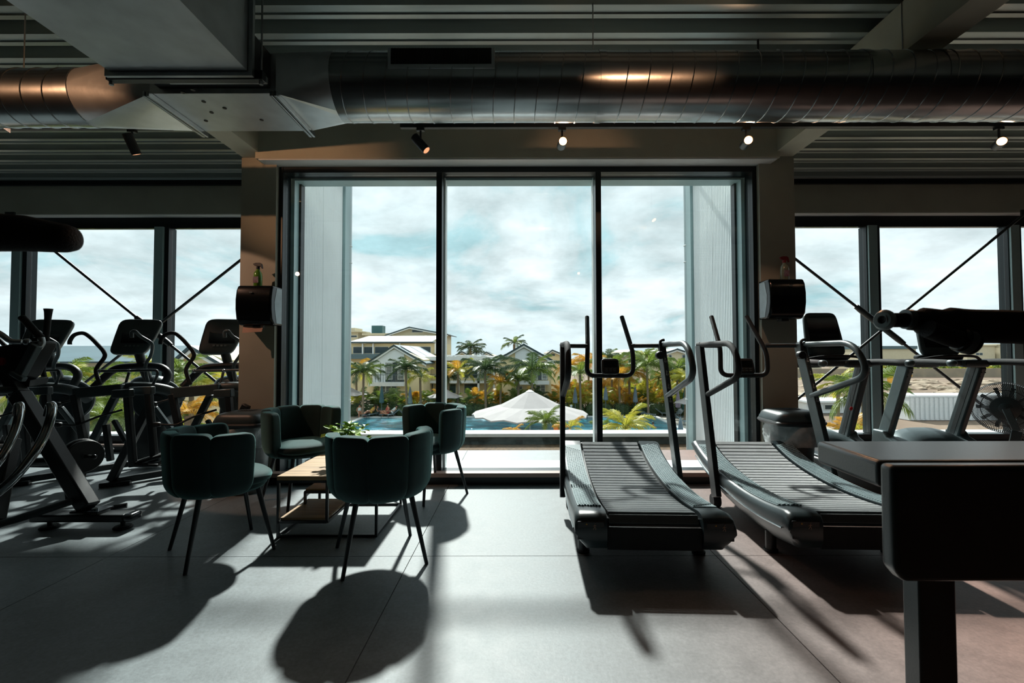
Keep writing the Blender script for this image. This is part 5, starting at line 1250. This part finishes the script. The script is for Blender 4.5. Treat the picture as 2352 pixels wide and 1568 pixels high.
MB().prism([(PX(808, D), D - 0.8, PZ(785, D)), (PX(994, D), D - 0.8, PZ(785, D)), (PX(1002, D), D + 5, PZ(772, D + 5)), (PX(823, D), D + 5, PZ(772, D + 5))], (0, 0, 0), (0, 0, 0.1)).build('sloping_roof', M['panelw'], E, smooth=False)
PB('eaves', M['roofedge'], E, PX(806, D), PX(997, D), D - 0.85, D, PZ(787.5, D), PZ(785.2, D))
for a, b in ((790, 808), (811, 834), (836, 857), (861, 893), (897, 920), (930, 960), (965, 990)): bwin(E, PX(a, D), PX(b, D), PZ(811, D), PZ(795, D), D - 0.02, 1)
PB('dark_band', M['rooftile'], E, PX(770, D), PX(1000, D), D - 1.2, D - 0.001, PZ(823, D), PZ(812, D))
for a in (835, 859, 920, 1001): PB('column', M['white'], E, PX(a, D) - .1, PX(a, D) + .1, D - 0.5, D - 0.3, PZ(812, D), PZ(787.5, D))
D = 84
G_ = thing('upper_block', 'far block with shallow gable roof above the long pale block', 'building', (PX(943, D), D, GZ))
gable(G_, PX(900, D), PX(1018, D), D, 10, PZ(765, D), PZ(750.5, D), over=1.0, wall='beigewall', xa=PX(943, D), roofm=M['roofedge'])
bwin(G_, PX(946, D), PX(972, D), PZ(763, D), PZ(756, D), D - 0.02, 1); bwin(G_, PX(924, D), PX(990, D), PZ(775, D), PZ(770, D), D - 0.02, 3)
H_ = thing('rooftop_tower', 'teal box tower on a low roof above the long pale block', 'building', (PX(861, D), D, GZ))
PB('tower_box', mat('teal_cladding', '2f5a5c', .5, var=.08), H_, PX(849, D), PX(874, D), D + 1, D + 3, PZ(764.5, D), PZ(746, D))
PB('roof_slab', M['beigewall'], H_, PX(833, D), PX(896, D), D - 0.5, D + 5, PZ(769, D), PZ(764.6, D)); PB('wall', M['beigewall'], H_, PX(839, D), PX(890, D), D, D + 4, GZ, PZ(769.1, D))
bwin(H_, PX(848, D), PX(884, D), PZ(775, D), PZ(770.5, D), D - 0.02, 2)
I_ = thing('hipped_block', 'pale block with stepped roof at the left, half behind the downpipe', 'building', (PX(810, D), D, GZ))
PB('wall', M['beigewall'], I_, PX(770, D), PX(822, D), D, D + 5, GZ, PZ(762, D)); PB('roof_slab', M['beigewall'], I_, PX(766, D), PX(829, D), D - .6, D + 5.5, PZ(762, D), PZ(759, D)); PB('roof_box', M['beigewall'], I_, PX(780, D), PX(815, D), D, D + 4, PZ(759, D), PZ(752, D))
bwin(I_, PX(803, D), PX(820, D), PZ(774, D), PZ(769, D), D - .02, 1)
for (x0, xa, x1, ye, ya, D, lab) in ((1040, 1062, 1084, 818, 806, 80, 'small dark-edged gable roof between the villas, left of the fan palms'), (1104, 1117, 1140, 820, 807, 80, 'small dark-edged gable roof just left of the right villa'), (1256, 1268, 1290, 812, 803, 72, 'small yellow gable right of the canopy villa')):
    t = thing('distant_house', lab, 'house', (PX(xa, D), D, GZ)); gable(t, PX(x0, D), PX(x1, D), D, 8, PZ(ye, D), PZ(ya, D), over=0.5, xa=PX(xa, D), roofm=M['roofedge']); bwin(t, PX(xa, D) - .5, PX(xa, D) + .5, PZ(ye + 6, D), PZ(ye, D), D - .02, 1)
D = 60
for (x0, x1, yt, lab) in ((1435, 1470, 803, 'beige house behind the palms between the treadmill handles'), (1527, 1580, 801, 'beige house with white gable at the right of the garden')):
    t = thing('garden_house', lab, 'house', (PX((x0 + x1) / 2, D), D, GZ)); gable(t, PX(x0, D), PX(x1, D), D, 9, PZ(yt + 9, D), PZ(yt, D), over=0.3, wall='beigewall', roofm=M['white']); bwin(t, PX(x0 + 8, D), PX(x0 + 16, D), PZ(840, D), PZ(815, D), D - .02, 1); bwin(t, PX(x1 - 14, D), PX(x1 - 4, D), PZ(840, D), PZ(815, D), D - .02, 1)
# left window: long low building with big blue-grey roof and gable
D = 34
J = thing('long_hall', 'long hall with large blue-grey roof seen through the left window', 'building', (PX(300, D), D, GZ))
PB('wall', M['beigewall'], J, PX(-300, D), PX(520, D), D, D + 8, GZ, PZ(829, D))
MB().prism([(PX(-320, D), D - 0.8, PZ(828, D)), (PX(-320, D), D + 5, PZ(792, D + 5)), (PX(-320, D), D + 10, PZ(828, D))], (0, 0, 0), (PX(440, D) - PX(-320, D), 0, 0)).build('roof', M['rooftile'], J, smooth=False)
PB('gutter', M['roofedge'], J, PX(-320, D), PX(442, D), D - 0.95, D - 0.8, PZ(831, D), PZ(827.5, D))
for a in (110, 170, 250, 380): bwin(J, PX(a, D), PX(a + 22, D), PZ(870, D), PZ(845, D), D - .02, 1)
t = J
xa, x0, x1 = PX(450, 24), PX(405, 24), PX(520, 24)
K_ = thing('gabled_villa', 'yellow villa with dark-edged gable behind the right cross trainer', 'building', (xa, 24, GZ))
gable(K_, x0, x1, 24, 8, PZ(832, 24), PZ(792, 24), xa=PX(450, 24), roofm=M['panelw']); bwin(K_, PX(470, 24), PX(486, 24), PZ(870, 24), PZ(848, 24), 23.98, 1)
# right window: far beige halls, trees, container, earth heaps
D = 150
for (x0, x1, yt, lab) in ((1975, 2110, 796, 'far beige hall with flat grey roof left of the black arm'), (2235, 2300, 794, 'far hall with glazed gable right of the black arm'), (2304, 2430, 792, 'far pale yellow hall at the right edge'), (1845, 1905, 800, 'far beige hall beside the right column')):
    t = thing('distant_hall', lab, 'building', (PX((x0 + x1) / 2, D), D, GZ)); dd = D + (x0 % 7)
    PB('wall', M['beigewall'], t, PX(x0, D), PX(x1, D), dd, dd + 14, GZ, PZ(yt + 2, D)); PB('roof', M['rooftile'] if x0 == 1975 else M['beigewall'], t, PX(x0 - 1, D), PX(x1 + 1, D), dd - .5, dd + 14.5, PZ(yt + (7 if x0 == 1975 else 2), D), PZ(yt, D))
    bwin(t, PX(x0 + 20, D), PX(x0 + 36, D), PZ(yt + 24, D), PZ(yt + 18, D), dd - .02, 2)
M['contw'] = mat('white_container_steel', 'd4d9db', 0.5, var=0.05)
D = 40
cnt = thing('shipping_container', 'white corrugated shipping container outside the right window', 'container', (PX(2130, D), D, GZ))
x0, x1 = PX(2086, D), PX(2420, D)
PB('container_box', M['contw'], cnt, x0, x1, D + 0.05, D + 2.5, GZ, PZ(915, D)); PB('container_roof', M['contw'], cnt, x0 - .05, x1, D, D + 2.6, PZ(914.5, D), PZ(910, D))
rb = None; k = 0; x = x0 + 0.1
while x < x1 - 0.2:
    if rb is None: rb = PB('corrugation', M['contw'], cnt, x, x + 0.22, D - 0.04, D + 0.049, GZ + 0.1, PZ(915, D))
    else: inst(rb, 'corrugation', cnt, Matrix.Translation((0.42 * k, 0, 0)))
    k += 1; x += 0.42
t = thing('site_cabin', 'low white site cabin with flat roof beyond the treadmill uprights', 'cabin', (PX(1925, 45), 45, GZ)); PB('cabin_box', M['contw'], t, PX(1850, 45), PX(2000, 45), 45, 48, GZ, PZ(925, 45)); PB('cabin_roof', M['contw'], t, PX(1845, 45), PX(2006, 45), 44.6, 48.3, PZ(925, 45) + .001, PZ(921, 45)); bwin(t, PX(1890, 45), PX(1910, 45), PZ(942, 45), PZ(930, 45), 44.98, 1)
rnd = random.Random(21)
M['rubble'] = mat('pale_rubble', 'b3a28c', 0.9, col2='776250', scale=0.8)
for i in range(26):
    D = rnd.uniform(55, 100); px_ = rnd.uniform(1840, 2420); q = at(px_, 850, D)
    m = MB(); w = rnd.uniform(1.2, 4.5); h = rnd.uniform(0.25, 0.8)
    m.selip((q.x, D, GZ), (w * 2, w, h * 2), 2, 14, 8, fn=lambda v: (v.x + 0.35 * math.sin(v.x * 3 + v.y), v.y, max(v.z + 0.12 * math.sin(v.x * 5.1), GZ - 0.04)))
    tag(m.build('rubble_heap', M['rubble'], None, smooth=False), 'low pale heap of rubble on the brown building ground', 'rubble', 'rubble heaps beyond the right window')
M['machiney'] = mat('yellow_machine_paint', 'd29a2a', 0.5)
q = at(2062, 885, 80); t = thing('digger', 'tiny yellow digger on the building ground right of the mullion', 'digger', (q.x, 80, GZ))
PB('track_body', M['black'], t, q.x - 1.6, q.x + 1.6, 79, 81, GZ, GZ + 0.5); PB('cab', M['machiney'], t, q.x - 1.2, q.x + .6, 79.2, 80.8, GZ + 0.5, GZ + 1.9); MB().beam((q.x + .5, 79.8, GZ + 1.1), (q.x + 2.3, 79.8, GZ + 2), .3, .3).build('boom', M['machiney'], t)
wl = MB().box(-60, 260, 104, 104.5, GZ, PZ(848, 104)); tag(PB('boundary_wall', mat('weathered_grey_fence', '8c8273', .9, col2='a2937c', scale=.4), None, 30, 260, 112, 112.5, GZ, PZ(848, 112)), 'long weathered grey-brown boundary wall beyond the building ground', 'wall')

# ---------------------------------------------------------------- palms
def frond_mesh(seed, m, droop=0.9, n=34, name='frond'):
    rnd = random.Random(seed); mb = MB()
    pts = []
    for i in range(9):
        t = i / 8; pts.append(Vector((math.sin(t * droop) / droop, 0, (1 - math.cos(t * droop * 1.55)) * -0.62 + 0.42 * t)))
    mb.tube(pts, [0.016 - 0.0016 * i for i in range(9)], 4, caps=False)
    for i in range(n):
        t = 0.12 + 0.87 * i / (n - 1); k = t * 8; j = min(7, int(k)); p = pts[j].lerp(pts[j + 1], k - j); d = (pts[j + 1] - pts[j]).normalized()
        ln = 0.40 * math.sin(PI * (0.15 + 0.8 * t)) ** 0.7 * rnd.uniform(.85, 1.1)
        for s in (-1, 1):
            dr = (d * (0.8 + .25 * rnd.random()) + Vector((0, s * 0.75, -0.12 - 0.4 * rnd.random()))).normalized()
            q = p + dr * ln * .55 + Vector((0, 0, 0.02)); e = p + dr * ln + Vector((0, 0, -0.09)); wv = d * 0.0105
            mb.add([p - wv, p + wv, q + wv * 1.3, q - wv * 1.3, e], [(0, 1, 2, 3), (3, 2, 4)])
    return mb
def leafmat(name, a, b):
    m = mat(name, a, 0.5, col2=b, scale=2.5); t = m.node_tree; p = t.nodes['Principled BSDF']
    out = [x for x in t.nodes if x.type == 'OUTPUT_MATERIAL'][0]
    tl = t.nodes.new('ShaderNodeBsdfTranslucent'); mxs = t.nodes.new('ShaderNodeMixShader'); mxs.inputs[0].default_value = 0.38
    cr = [x for x in t.nodes if x.type == 'VALTORGB'][0]; t.links.new(cr.outputs[0], tl.inputs[0])
    t.links.new(p.outputs[0], mxs.inputs[1]); t.links.new(tl.outputs[0], mxs.inputs[2]); t.links.new(mxs.outputs[0], out.inputs[0])
    return m
LM = {'g': leafmat('green_palm_leaf', '4a6024', '7d8f38'), 'd': leafmat('dark_palm_leaf', '30432a', '4e6138'), 'y': leafmat('yellow_green_palm_leaf', '8f9a30', 'c9bd4a'), 'o': leafmat('orange_yellow_palm_leaf', 'a88a28', 'd9a23c')}
FM = {}
for k, m in LM.items():
    for v in range(2):
        ob = frond_mesh(v + 3, m, 0.9 + 0.35 * v).build('frond', m, None, smooth=False)
        FM[k, v] = ob.data; bpy.data.objects.remove(ob)
rnd = random.Random(42)
def palm(px_, py_, D, R, tone, lab, nf=20, group='palms in the garden', upright=0.18, trunk_r=0.11, gz=GZ, nm='palm_tree'):
    q = at(px_, py_, D)
    t = thing(nm, lab, 'palm', (q.x, D, gz), group)
    H = q.z - gz; lean = rnd.uniform(-.04, .04) * H
    MB().tube(smooth_pts([(q.x - lean, D, gz - 0.05), (q.x - lean * .4, D, gz + H * .5), (q.x, D, q.z - 0.05)], 4), [trunk_r * 1.5] + [trunk_r] * 8, 8).build('trunk', M['trunk'], t)
    for i in range(nf):
        f = i / nf; az = i * 2.39996 + rnd.uniform(-.2, .2); el = 0.95 - 1.25 * f + upright + rnd.uniform(-.12, .12); s = R * rnd.uniform(.82, 1.12)
        key = tone if isinstance(tone, str) and len(tone) == 1 else rnd.choice(tone)
        o = bpy.data.objects.new('frond', FM[key, i % 2]); C.objects.link(o); o.parent = t
        o.matrix_local = Matrix.Translation((0, 0, H)) @ Matrix.Rotation(az, 4, 'Z') @ Matrix.Rotation(-el * 0.8, 4, 'Y') @ Matrix.Scale(s, 4)
    return t
def shrub(px_, py_, D, R, tone, gp, lab, gz=GZ, nf=16, nm='areca_shrub'):
    q = at(px_, py_, D); mb = MB()
    src = FM[tone, 0]; V = [v.co.copy() for v in src.vertices]; Fc = [tuple(p.vertices) for p in src.polygons]
    H = max(q.z - gz, .3)
    for i in range(nf):
        az = i * 2.4 + rnd.uniform(-.4, .4); el = rnd.uniform(.25, 1.35); s = R * rnd.uniform(.8, 1.2)
        Mx = Matrix.Translation((rnd.uniform(-.3, .3) * R, rnd.uniform(-.3, .3) * R, H * rnd.uniform(.1, .75))) @ Matrix.Rotation(az, 4, 'Z') @ Matrix.Rotation(-el, 4, 'Y') @ Matrix.Scale(s, 4)
        mb.add([Mx @ v for v in V], Fc)
    me = mb.build(nm, LM[tone], None, smooth=False)
    me.location = (q.x, D, gz)
    tag(me, lab, 'shrub', gp); return me
PG = 'palms in the garden'
palm(835, 856, 42.5, 2.2, 'dg', 'green palm beside the left downpipe')
palm(818, 850, 46, 1.9, 'yo', 'yellowish palm behind the green one by the left downpipe')
palm(932, 849, 43, 2.1, 'd', 'dark upright palm in front of the left gabled villa', upright=.25)
palm(965, 866, 44, 1.8, 'y', 'yellow-green palm right of the dark one, left of the mullion', nf=11)
palm(1052, 852, 44.5, 2.1, 'yo', 'bright yellow palm right of the mullion in front of the flat wing', nf=14)
palm(1030, 868, 45.5, 1.6, 'd', 'small dark palm just right of the mullion')
palm(1114, 850, 43, 2.4, 'd', 'dark bushy palm between the flat wing and the right villa', nf=20)
palm(1150, 880, 44, 1.7, 'yo', 'low golden palm right of the dark bushy palm')
palm(1222, 852, 42, 3.0, 'dg', 'large arching palm in front of the right villa', nf=17)
palm(1190, 872, 44, 1.6, 'g', 'small green palm left of the large arching palm')
palm(1080, 800, 70, 2.6, 'd', 'tall dark fan palm above the flat wing roof', nf=20, trunk_r=.2)
palm(1094, 812, 72, 1.8, 'd', 'smaller dark palm right of the tall fan palm', nf=16)
palm(1181, 789, 74, 2.4, 'dg', 'tall palm peeking over the right villa roof', nf=14, trunk_r=.2)
palm(1332, 858, 43, 2.2, 'g', 'green palm seen between the left treadmill handles', nf=14)
palm(1308, 846, 48, 1.9, 'yo', 'golden palm right of the villa behind the left upright')
palm(1352, 835, 52, 2.2, 'o', 'orange palm behind the treadmill console')
palm(1405, 845, 47, 2.2, 'og', 'orange-green palm right of the treadmill console')
palm(1422, 868, 44, 1.9, 'o', 'orange low palm inside the treadmill handlebar')
palm(1395, 822, 60, 2.3, 'dg', 'far green palm above the treadmill console')
palm(1445, 858, 45, 2.0, 'yo', 'yellow palm at the right prong of the handlebar')
palm(1486, 842, 43, 2.8, 'g', 'big green palm between handlebar and right upright', nf=18)
palm(1480, 822, 56, 2.3, 'yg', 'pale palm behind the big green palm')
palm(1555, 850, 44, 2.3, 'dg', 'green palm in front of the house by the right downpipe')
palm(1530, 872, 45, 1.9, 'go', 'low palm with orange fronds left of the right downpipe')
palm(1575, 868, 41, 1.8, 'y', 'low yellow palm at the right downpipe')
palm(1252, 972, 20, 1.0, 'g', 'near young palm in front of the pool, left of the treadmill upright', nf=20, upright=.35, trunk_r=.05)
palm(1436, 985, 18, 1.35, 'y', 'near yellow-green palm in front of the pool, right of the mullion', nf=14, upright=.35, trunk_r=.05)
palm(1385, 978, 20, 0.7, 'g', 'near low palm at the foot of the mullion', nf=12, upright=.1, trunk_r=.04)
palm(1180, 990, 22, 0.55, 'o', 'near small withered palm left of the young palm', nf=9, trunk_r=.04)
palm(1310, 985, 19, 0.9, 'yo', 'near golden palm tips between the young palm and the upright', nf=8, trunk_r=.04)
for a in ((150, 862, 13, 1.0, 'yg', 'yellow-green palm left of the middle cross trainer'), (215, 880, 15, 1.25, 'g', 'green palm behind the middle cross trainer handle'), (110, 905, 12, 1.0, 'gy', 'green palm behind the tall black grip'), (190, 935, 11, 0.9, 'g', 'low green palm below the cross trainer arms'),
          (300, 905, 14, 1.1, 'g', 'green palm behind the middle cross trainer frame'), (410, 855, 14, 1.0, 'g', 'green palm right of the left window mullion'), (440, 890, 12, 1.0, 'yg', 'pale green palm between the two cross trainers'), (430, 950, 11, 0.8, 'o', 'orange palm low between the two cross trainers'),
          (345, 840, 20, 1.3, 'yg', 'palm tips behind the left window mullion'), (520, 890, 13, 0.9, 'yg', 'yellow-green palm behind the right cross trainer'), (60, 900, 15, 1.0, 'g', 'green palm behind the strength machine head'), (140, 965, 10.5, .8, 'y', 'low yellow palm at the left window sill'), (250, 965, 10.5, .8, 'g', 'low green palm at the left window sill, middle')):
    palm(a[0], a[1], a[2], a[3], a[4], a[5], nf=18, group='palms close to the left window', upright=.1, trunk_r=.06)
palm(1985, 905, 11.5, 1.15, 'g', 'green palm left of the right window mullion', nf=18, group='palms by the right window', trunk_r=.06)
palm(1925, 885, 14, 1.0, 'gy', 'airy palm behind the treadmill hand rail', nf=12, group='palms by the right window', trunk_r=.05)
for i in range(10):
    shrub(1950 + i * 6 + rnd.uniform(-4, 4), 955 + rnd.uniform(-8, 8), 9.5, 0.65, 'oy'[i % 2], 'tall grasses by the right window', 'tall orange and yellow grass clump at the right window sill', nf=8, nm='grass_clump', gz=GZ + 2.2)
rnd2 = random.Random(8)
for i in range(22):
    px_ = 55 + i * 23.5 + rnd2.uniform(-8, 8); tone = 'ygygo'[i % 5] if 380 < px_ < 480 else 'gygd'[i % 4]
    shrub(px_, rnd2.uniform(862, 905), rnd2.uniform(11.5, 15), rnd2.uniform(.8, 1.1), tone, 'palm clumps close to the left window', {'y': 'yellow-green palm clump filling the left window below the trainers', 'g': 'green palm clump filling the left window below the trainers', 'd': 'dark green palm clump filling the left window below the trainers', 'o': 'orange palm clump low between the two right cross trainers'}[tone], nf=22, nm='palm_clump')
# hedge and shrubs behind the pool
TN = {'y': 'yellow-green', 'g': 'green', 'o': 'golden orange', 'd': 'dark green'}
for i in range(46):
    px_ = 812 + i * 17.2 + rnd.uniform(-7, 7); D = rnd.uniform(44.5, 46); tone = 'ygoygd'[rnd.randrange(6)]
    shrub(px_, rnd.uniform(893, 908), D, rnd.uniform(1.0, 1.5), tone, TN[tone] + ' shrubs behind the pool deck', TN[tone] + ' feathery shrub in the front row of planting behind the pool deck')
for i in range(30):
    px_ = 1290 + i * 10 + rnd.uniform(-7, 7); D = rnd.uniform(47, 52); tone = 'oyogoy'[rnd.randrange(6)]
    shrub(px_, rnd.uniform(868, 885), D, rnd.uniform(1.3, 1.9), tone, TN[tone] + ' shrubs in the back row', TN[tone] + ' feathery shrub in the taller back row right of the canopy')
for i in range(22):
    px_ = 815 + i * 36 + rnd.uniform(-7, 7); D = 43.9; q = at(px_, 925, D); m = MB(); r3 = random.Random(i)
    for j in range(420):
        a = r3.uniform(0, 2 * PI); h = r3.uniform(0, 1.15); rr = (0.95 + .15 * r3.random()) * math.sqrt(max(0.05, 1 - (h / 1.3) ** 2)); p = Vector((q.x + rr * math.cos(a), D + rr * .6 * math.sin(a), GZ + h)); d1 = Vector((r3.uniform(-1, 1), r3.uniform(-1, 1), r3.uniform(-.3, 1))).normalized() * .16; d2 = Vector((r3.uniform(-1, 1), r3.uniform(-1, 1), r3.uniform(-1, 1))).normalized() * .06
        m.add([p, p + d1 * .5 + d2, p + d1, p + d1 * .5 - d2], [(0, 1, 2, 3)])
    m.selip((q.x, D, GZ + .5), (1.6, .9, 1.2), 2.5, 10, 6)
    tag(m.build('hedge_bush', M['hedge'], None, smooth=False), 'dark clipped bush in the low hedge behind the loungers', 'bush', 'dark bushes behind the loungers')
# distant tree line at the right
for i in range(30):
    D = 118 + rnd.uniform(0, 10); px_ = 1985 + i * 15; q = at(px_, 840, D); m = MB(); r3 = random.Random(i + 90); H = rnd.uniform(1.2, 2.4)
    cz = PZ(846, D)
    for j in range(130):
        a = r3.uniform(0, 2 * PI); h = r3.uniform(-.6, 1); rr = 1.5 * math.sqrt(1 - h * h * .8); p = Vector((q.x + rr * math.cos(a), D + rr * math.sin(a), cz + h * H * .6)); d1 = Vector((r3.uniform(-1, 1), r3.uniform(-1, 1), r3.uniform(-.5, 1))).normalized() * .7; d2 = Vector((r3.uniform(-1, 1), r3.uniform(-1, 1), r3.uniform(-1, 1))).normalized() * .3
        m.add([p, p + d1 * .5 + d2, p + d1, p + d1 * .5 - d2], [(0, 1, 2, 3)])
    m.cyl((q.x, D, GZ), (q.x, D, cz), .12, 6)
    tag(m.build('distant_tree', LM['yg'[i % 2]], None, smooth=False), 'small distant tree in the row beyond the boundary wall', 'tree', 'row of distant trees at right')

# ---------------------------------------------------------------- loungers, lamps, people
M['sling'] = mat('grey_sling_fabric', '5b6a70', 0.8)
def lounger(px_, py_, D, rz, lab, up=True, m=None):
    q = at(px_, py_, D)
    t = thing('sun_lounger', lab, 'sun lounger', (q.x, D, GZ - .04), 'sun loungers round the pool')
    t.rotation_euler = (0, 0, rz); ORG[t.name] = Vector()
    m = m or M['sling']
    MB().box(-.33, .33, -1.3, 0, .30, .34).build('bed', m, t)
    MB().obox((0, .28, .52), (.64, .75, .04), Matrix.Rotation(R_(38 if up else 8), 3, 'X')).build('backrest', m, t)
    for sx in (-.3, .3):
        for y in (-1.2, -.05): MB().box(sx - .02, sx + .02, y - .02, y + .02, 0, .30).build('leg', M['greymetal'], t)
for a in ((835, 940, 43.3, .5, 'lounger with the seated person beside the left downpipe'), (862, 941, 43.4, -.6, 'lounger with the person in yellow shade'), (880, 941, 43.2, .9, 'dark lounger third from the left pipe'), (903, 940, 43.3, -1.0, 'pale lounger with the reclining person in white'),
          (930, 942, 43.4, 1.2, 'empty low lounger left of the window chair'), (1332, 940, 43.2, .2, 'teal lounger right of the canopy'), (1405, 941, 43.2, .3, 'lounger right of the mullion'), (1478, 941, 43.2, .5, 'lounger under the big green palm'),
          (1520, 942, 43.3, 1.2, 'flat lounger left of the right treadmill upright'), (1558, 945, 42.9, -1.1, 'lounger near the mauve folded parasol'), (1570, 957, 38, 1.35, 'lounger at the right pool edge by the downpipe'), (1050, 938, 43.5, .6, 'lounger with the person behind the window chair')): lounger(a[0], a[1], a[2], a[3], a[4])
for (px_, lab) in ((1312, 'small white globe lamp right of the canopy'), (1489, 'small white globe lamp under the big green palm')):
    q = at(px_, 925, 43.3); t = thing('garden_lamp', lab, 'lamp', (q.x, 43.3, GZ)); MB().cyl((q.x, 43.3, GZ), (q.x, 43.3, GZ + .85), .05, 8).build('lamp_post', M['white'], t); MB().selip((q.x, 43.3, GZ + .95), (.28, .28, .28), 2, 12, 8).build('globe', M['white'], t)
q = at(1280, 982, 26); t = thing('bucket', 'small orange box in front of the pool below the canopy', 'box', (q.x, 26, GZ)); MB().lathe([(0.2, 0), (0.24, .5), (.25, .52), (.2, .5)], (q.x, 26, q.z - .2), (0, 0, 1), 14).build('bucket_body', mat('orange_plastic', 'd2691e', .5), t); MB().cyl((q.x, 26, GZ), (q.x, 26, q.z - .2), .05, 8).build('stand', M['greymetal'], t)
M['skin'] = mat('sunlit_skin', 'a8765a', 0.6, var=.06)
def figure(loc, rz, joints, edges, radii, lab, cloth, hair, name='person'):
    "one continuous skinned body"
    me = bpy.data.meshes.new('person_body'); me.from_pydata(joints, edges, []); ob = bpy.data.objects.new('person', me); C.objects.link(ob)
    sk_ = ob.modifiers.new('skin', 'SKIN'); 
    for i, r in enumerate(radii): me.skin_vertices[0].data[i].radius = (r, r)
    me.skin_vertices[0].data[0].use_root = True
    ob.modifiers.new('sub', 'SUBSURF').levels = 1; ob.modifiers['sub'].render_levels = 1
    me.materials.append(M['skin']); ob.location = loc; ob.rotation_euler = (0, 0, rz); tag(ob, lab, 'person')
    ORG[ob.name] = Vector()
    h = Vector(joints[3]); MB().selip(h + Vector((0, .02, .05)), (.2, .2, .17), 2, 12, 8).build('hair', hair, ob)
    c = (Vector(joints[0]) + Vector(joints[1])) / 2; d = Vector(joints[1]) - Vector(joints[0])
    MB().tube([Vector(joints[0]) - d * .15, c, Vector(joints[1]) + d * .05], [.18, .165, .17], 12).build('clothing', cloth, ob)
E_ = [(0, 1), (1, 2), (2, 3), (1, 4), (4, 5), (5, 6), (1, 7), (7, 8), (8, 9), (0, 10), (10, 11), (11, 12), (0, 13), (13, 14), (14, 15)]
RR = [.14, .15, .06, .10, .05, .042, .035, .05, .042, .035, .085, .06, .045, .085, .06, .045]
SIT = [(0, 0, .45), (0, .05, .88), (0, .02, 1.02), (0, 0, 1.15), (.22, .04, .86), (.27, -.1, .62), (.15, -.3, .52), (-.22, .04, .86), (-.27, -.1, .62), (-.15, -.3, .52), (.12, -.42, .48), (.13, -.5, .25), (.13, -.55, .04), (-.12, -.42, .48), (-.13, -.5, .25), (-.13, -.55, .04)]
REC = [(0, -.1, .46), (0, .28, .76), (0, .36, .88), (0, .42, 1.0), (.2, .26, .74), (.26, .05, .56), (.1, -.15, .62), (-.2, .26, .74), (-.26, .05, .56), (-.1, -.15, .62), (.1, -.55, .62), (.1, -.75, .42), (.1, -1.15, .38), (-.1, -.55, .50), (-.1, -.8, .40), (-.1, -1.2, .38)]
hb = mat('dark_hair', '2a211c', .7)
for (px_, D, pose, rz, lab, cc, hr) in ((826, 43.0, SIT, .5, 'person in pale shirt sitting upright by the left downpipe', 'd0dad8', hb), (853, 43.3, REC, -.6, 'person in yellow top reclining on a lounger', 'c9a54a', hb), (873, 43.1, REC, .9, 'person in black reclining beside the yellow one', '24282c', hb),
                                    (890, 43.1, SIT, -.9, 'person in red top sitting left of the pale lounger', 'b0413c', hb), (902, 43.3, REC, -1.0, 'person in white lying on the pale lounger', 'c9d2d0', hb), (1047, 43.4, SIT, .4, 'person in pink sitting behind the window chair', 'b9707a', hb)):
    q = at(px_, 940, D); figure((q.x, D, GZ - .04), rz, pose, E_, RR, lab, mat('cloth_' + cc, cc, .8), hr)
q = at(1500, 968, 36.5); SW = [(x, y, z) for x, y, z in SIT]
figure((q.x, 36.5, GZ - .55), 0, [(0, 0, .1), (0, 0, .58), (0, -.0, .75), (0, -.02, .88), (.22, 0, .56), (.34, -.1, .40), (.4, -.25, .42), (-.22, 0, .56), (-.34, -.1, .40), (-.4, -.25, .42), (.1, 0, -.3), (.1, 0, -.6), (.1, 0, -.9), (-.1, 0, -.3), (-.1, 0, -.6), (-.1, 0, -.9)], E_, RR, 'person standing in the pool near its right end', mat('dark_swimsuit', '20343a', .7), hb)
q = at(836, 942, 42.9); PB_ = PB('bag_body', mat('pink_bag_fabric', 'b8345c', .8), None, q.x - .15, q.x + .15, 43.12, 43.32, GZ - .041, GZ + .25, bevel=.03); PB_.name = 'bag'; tag(PB_, 'small pink bag on the paving beside the seated person', 'bag')
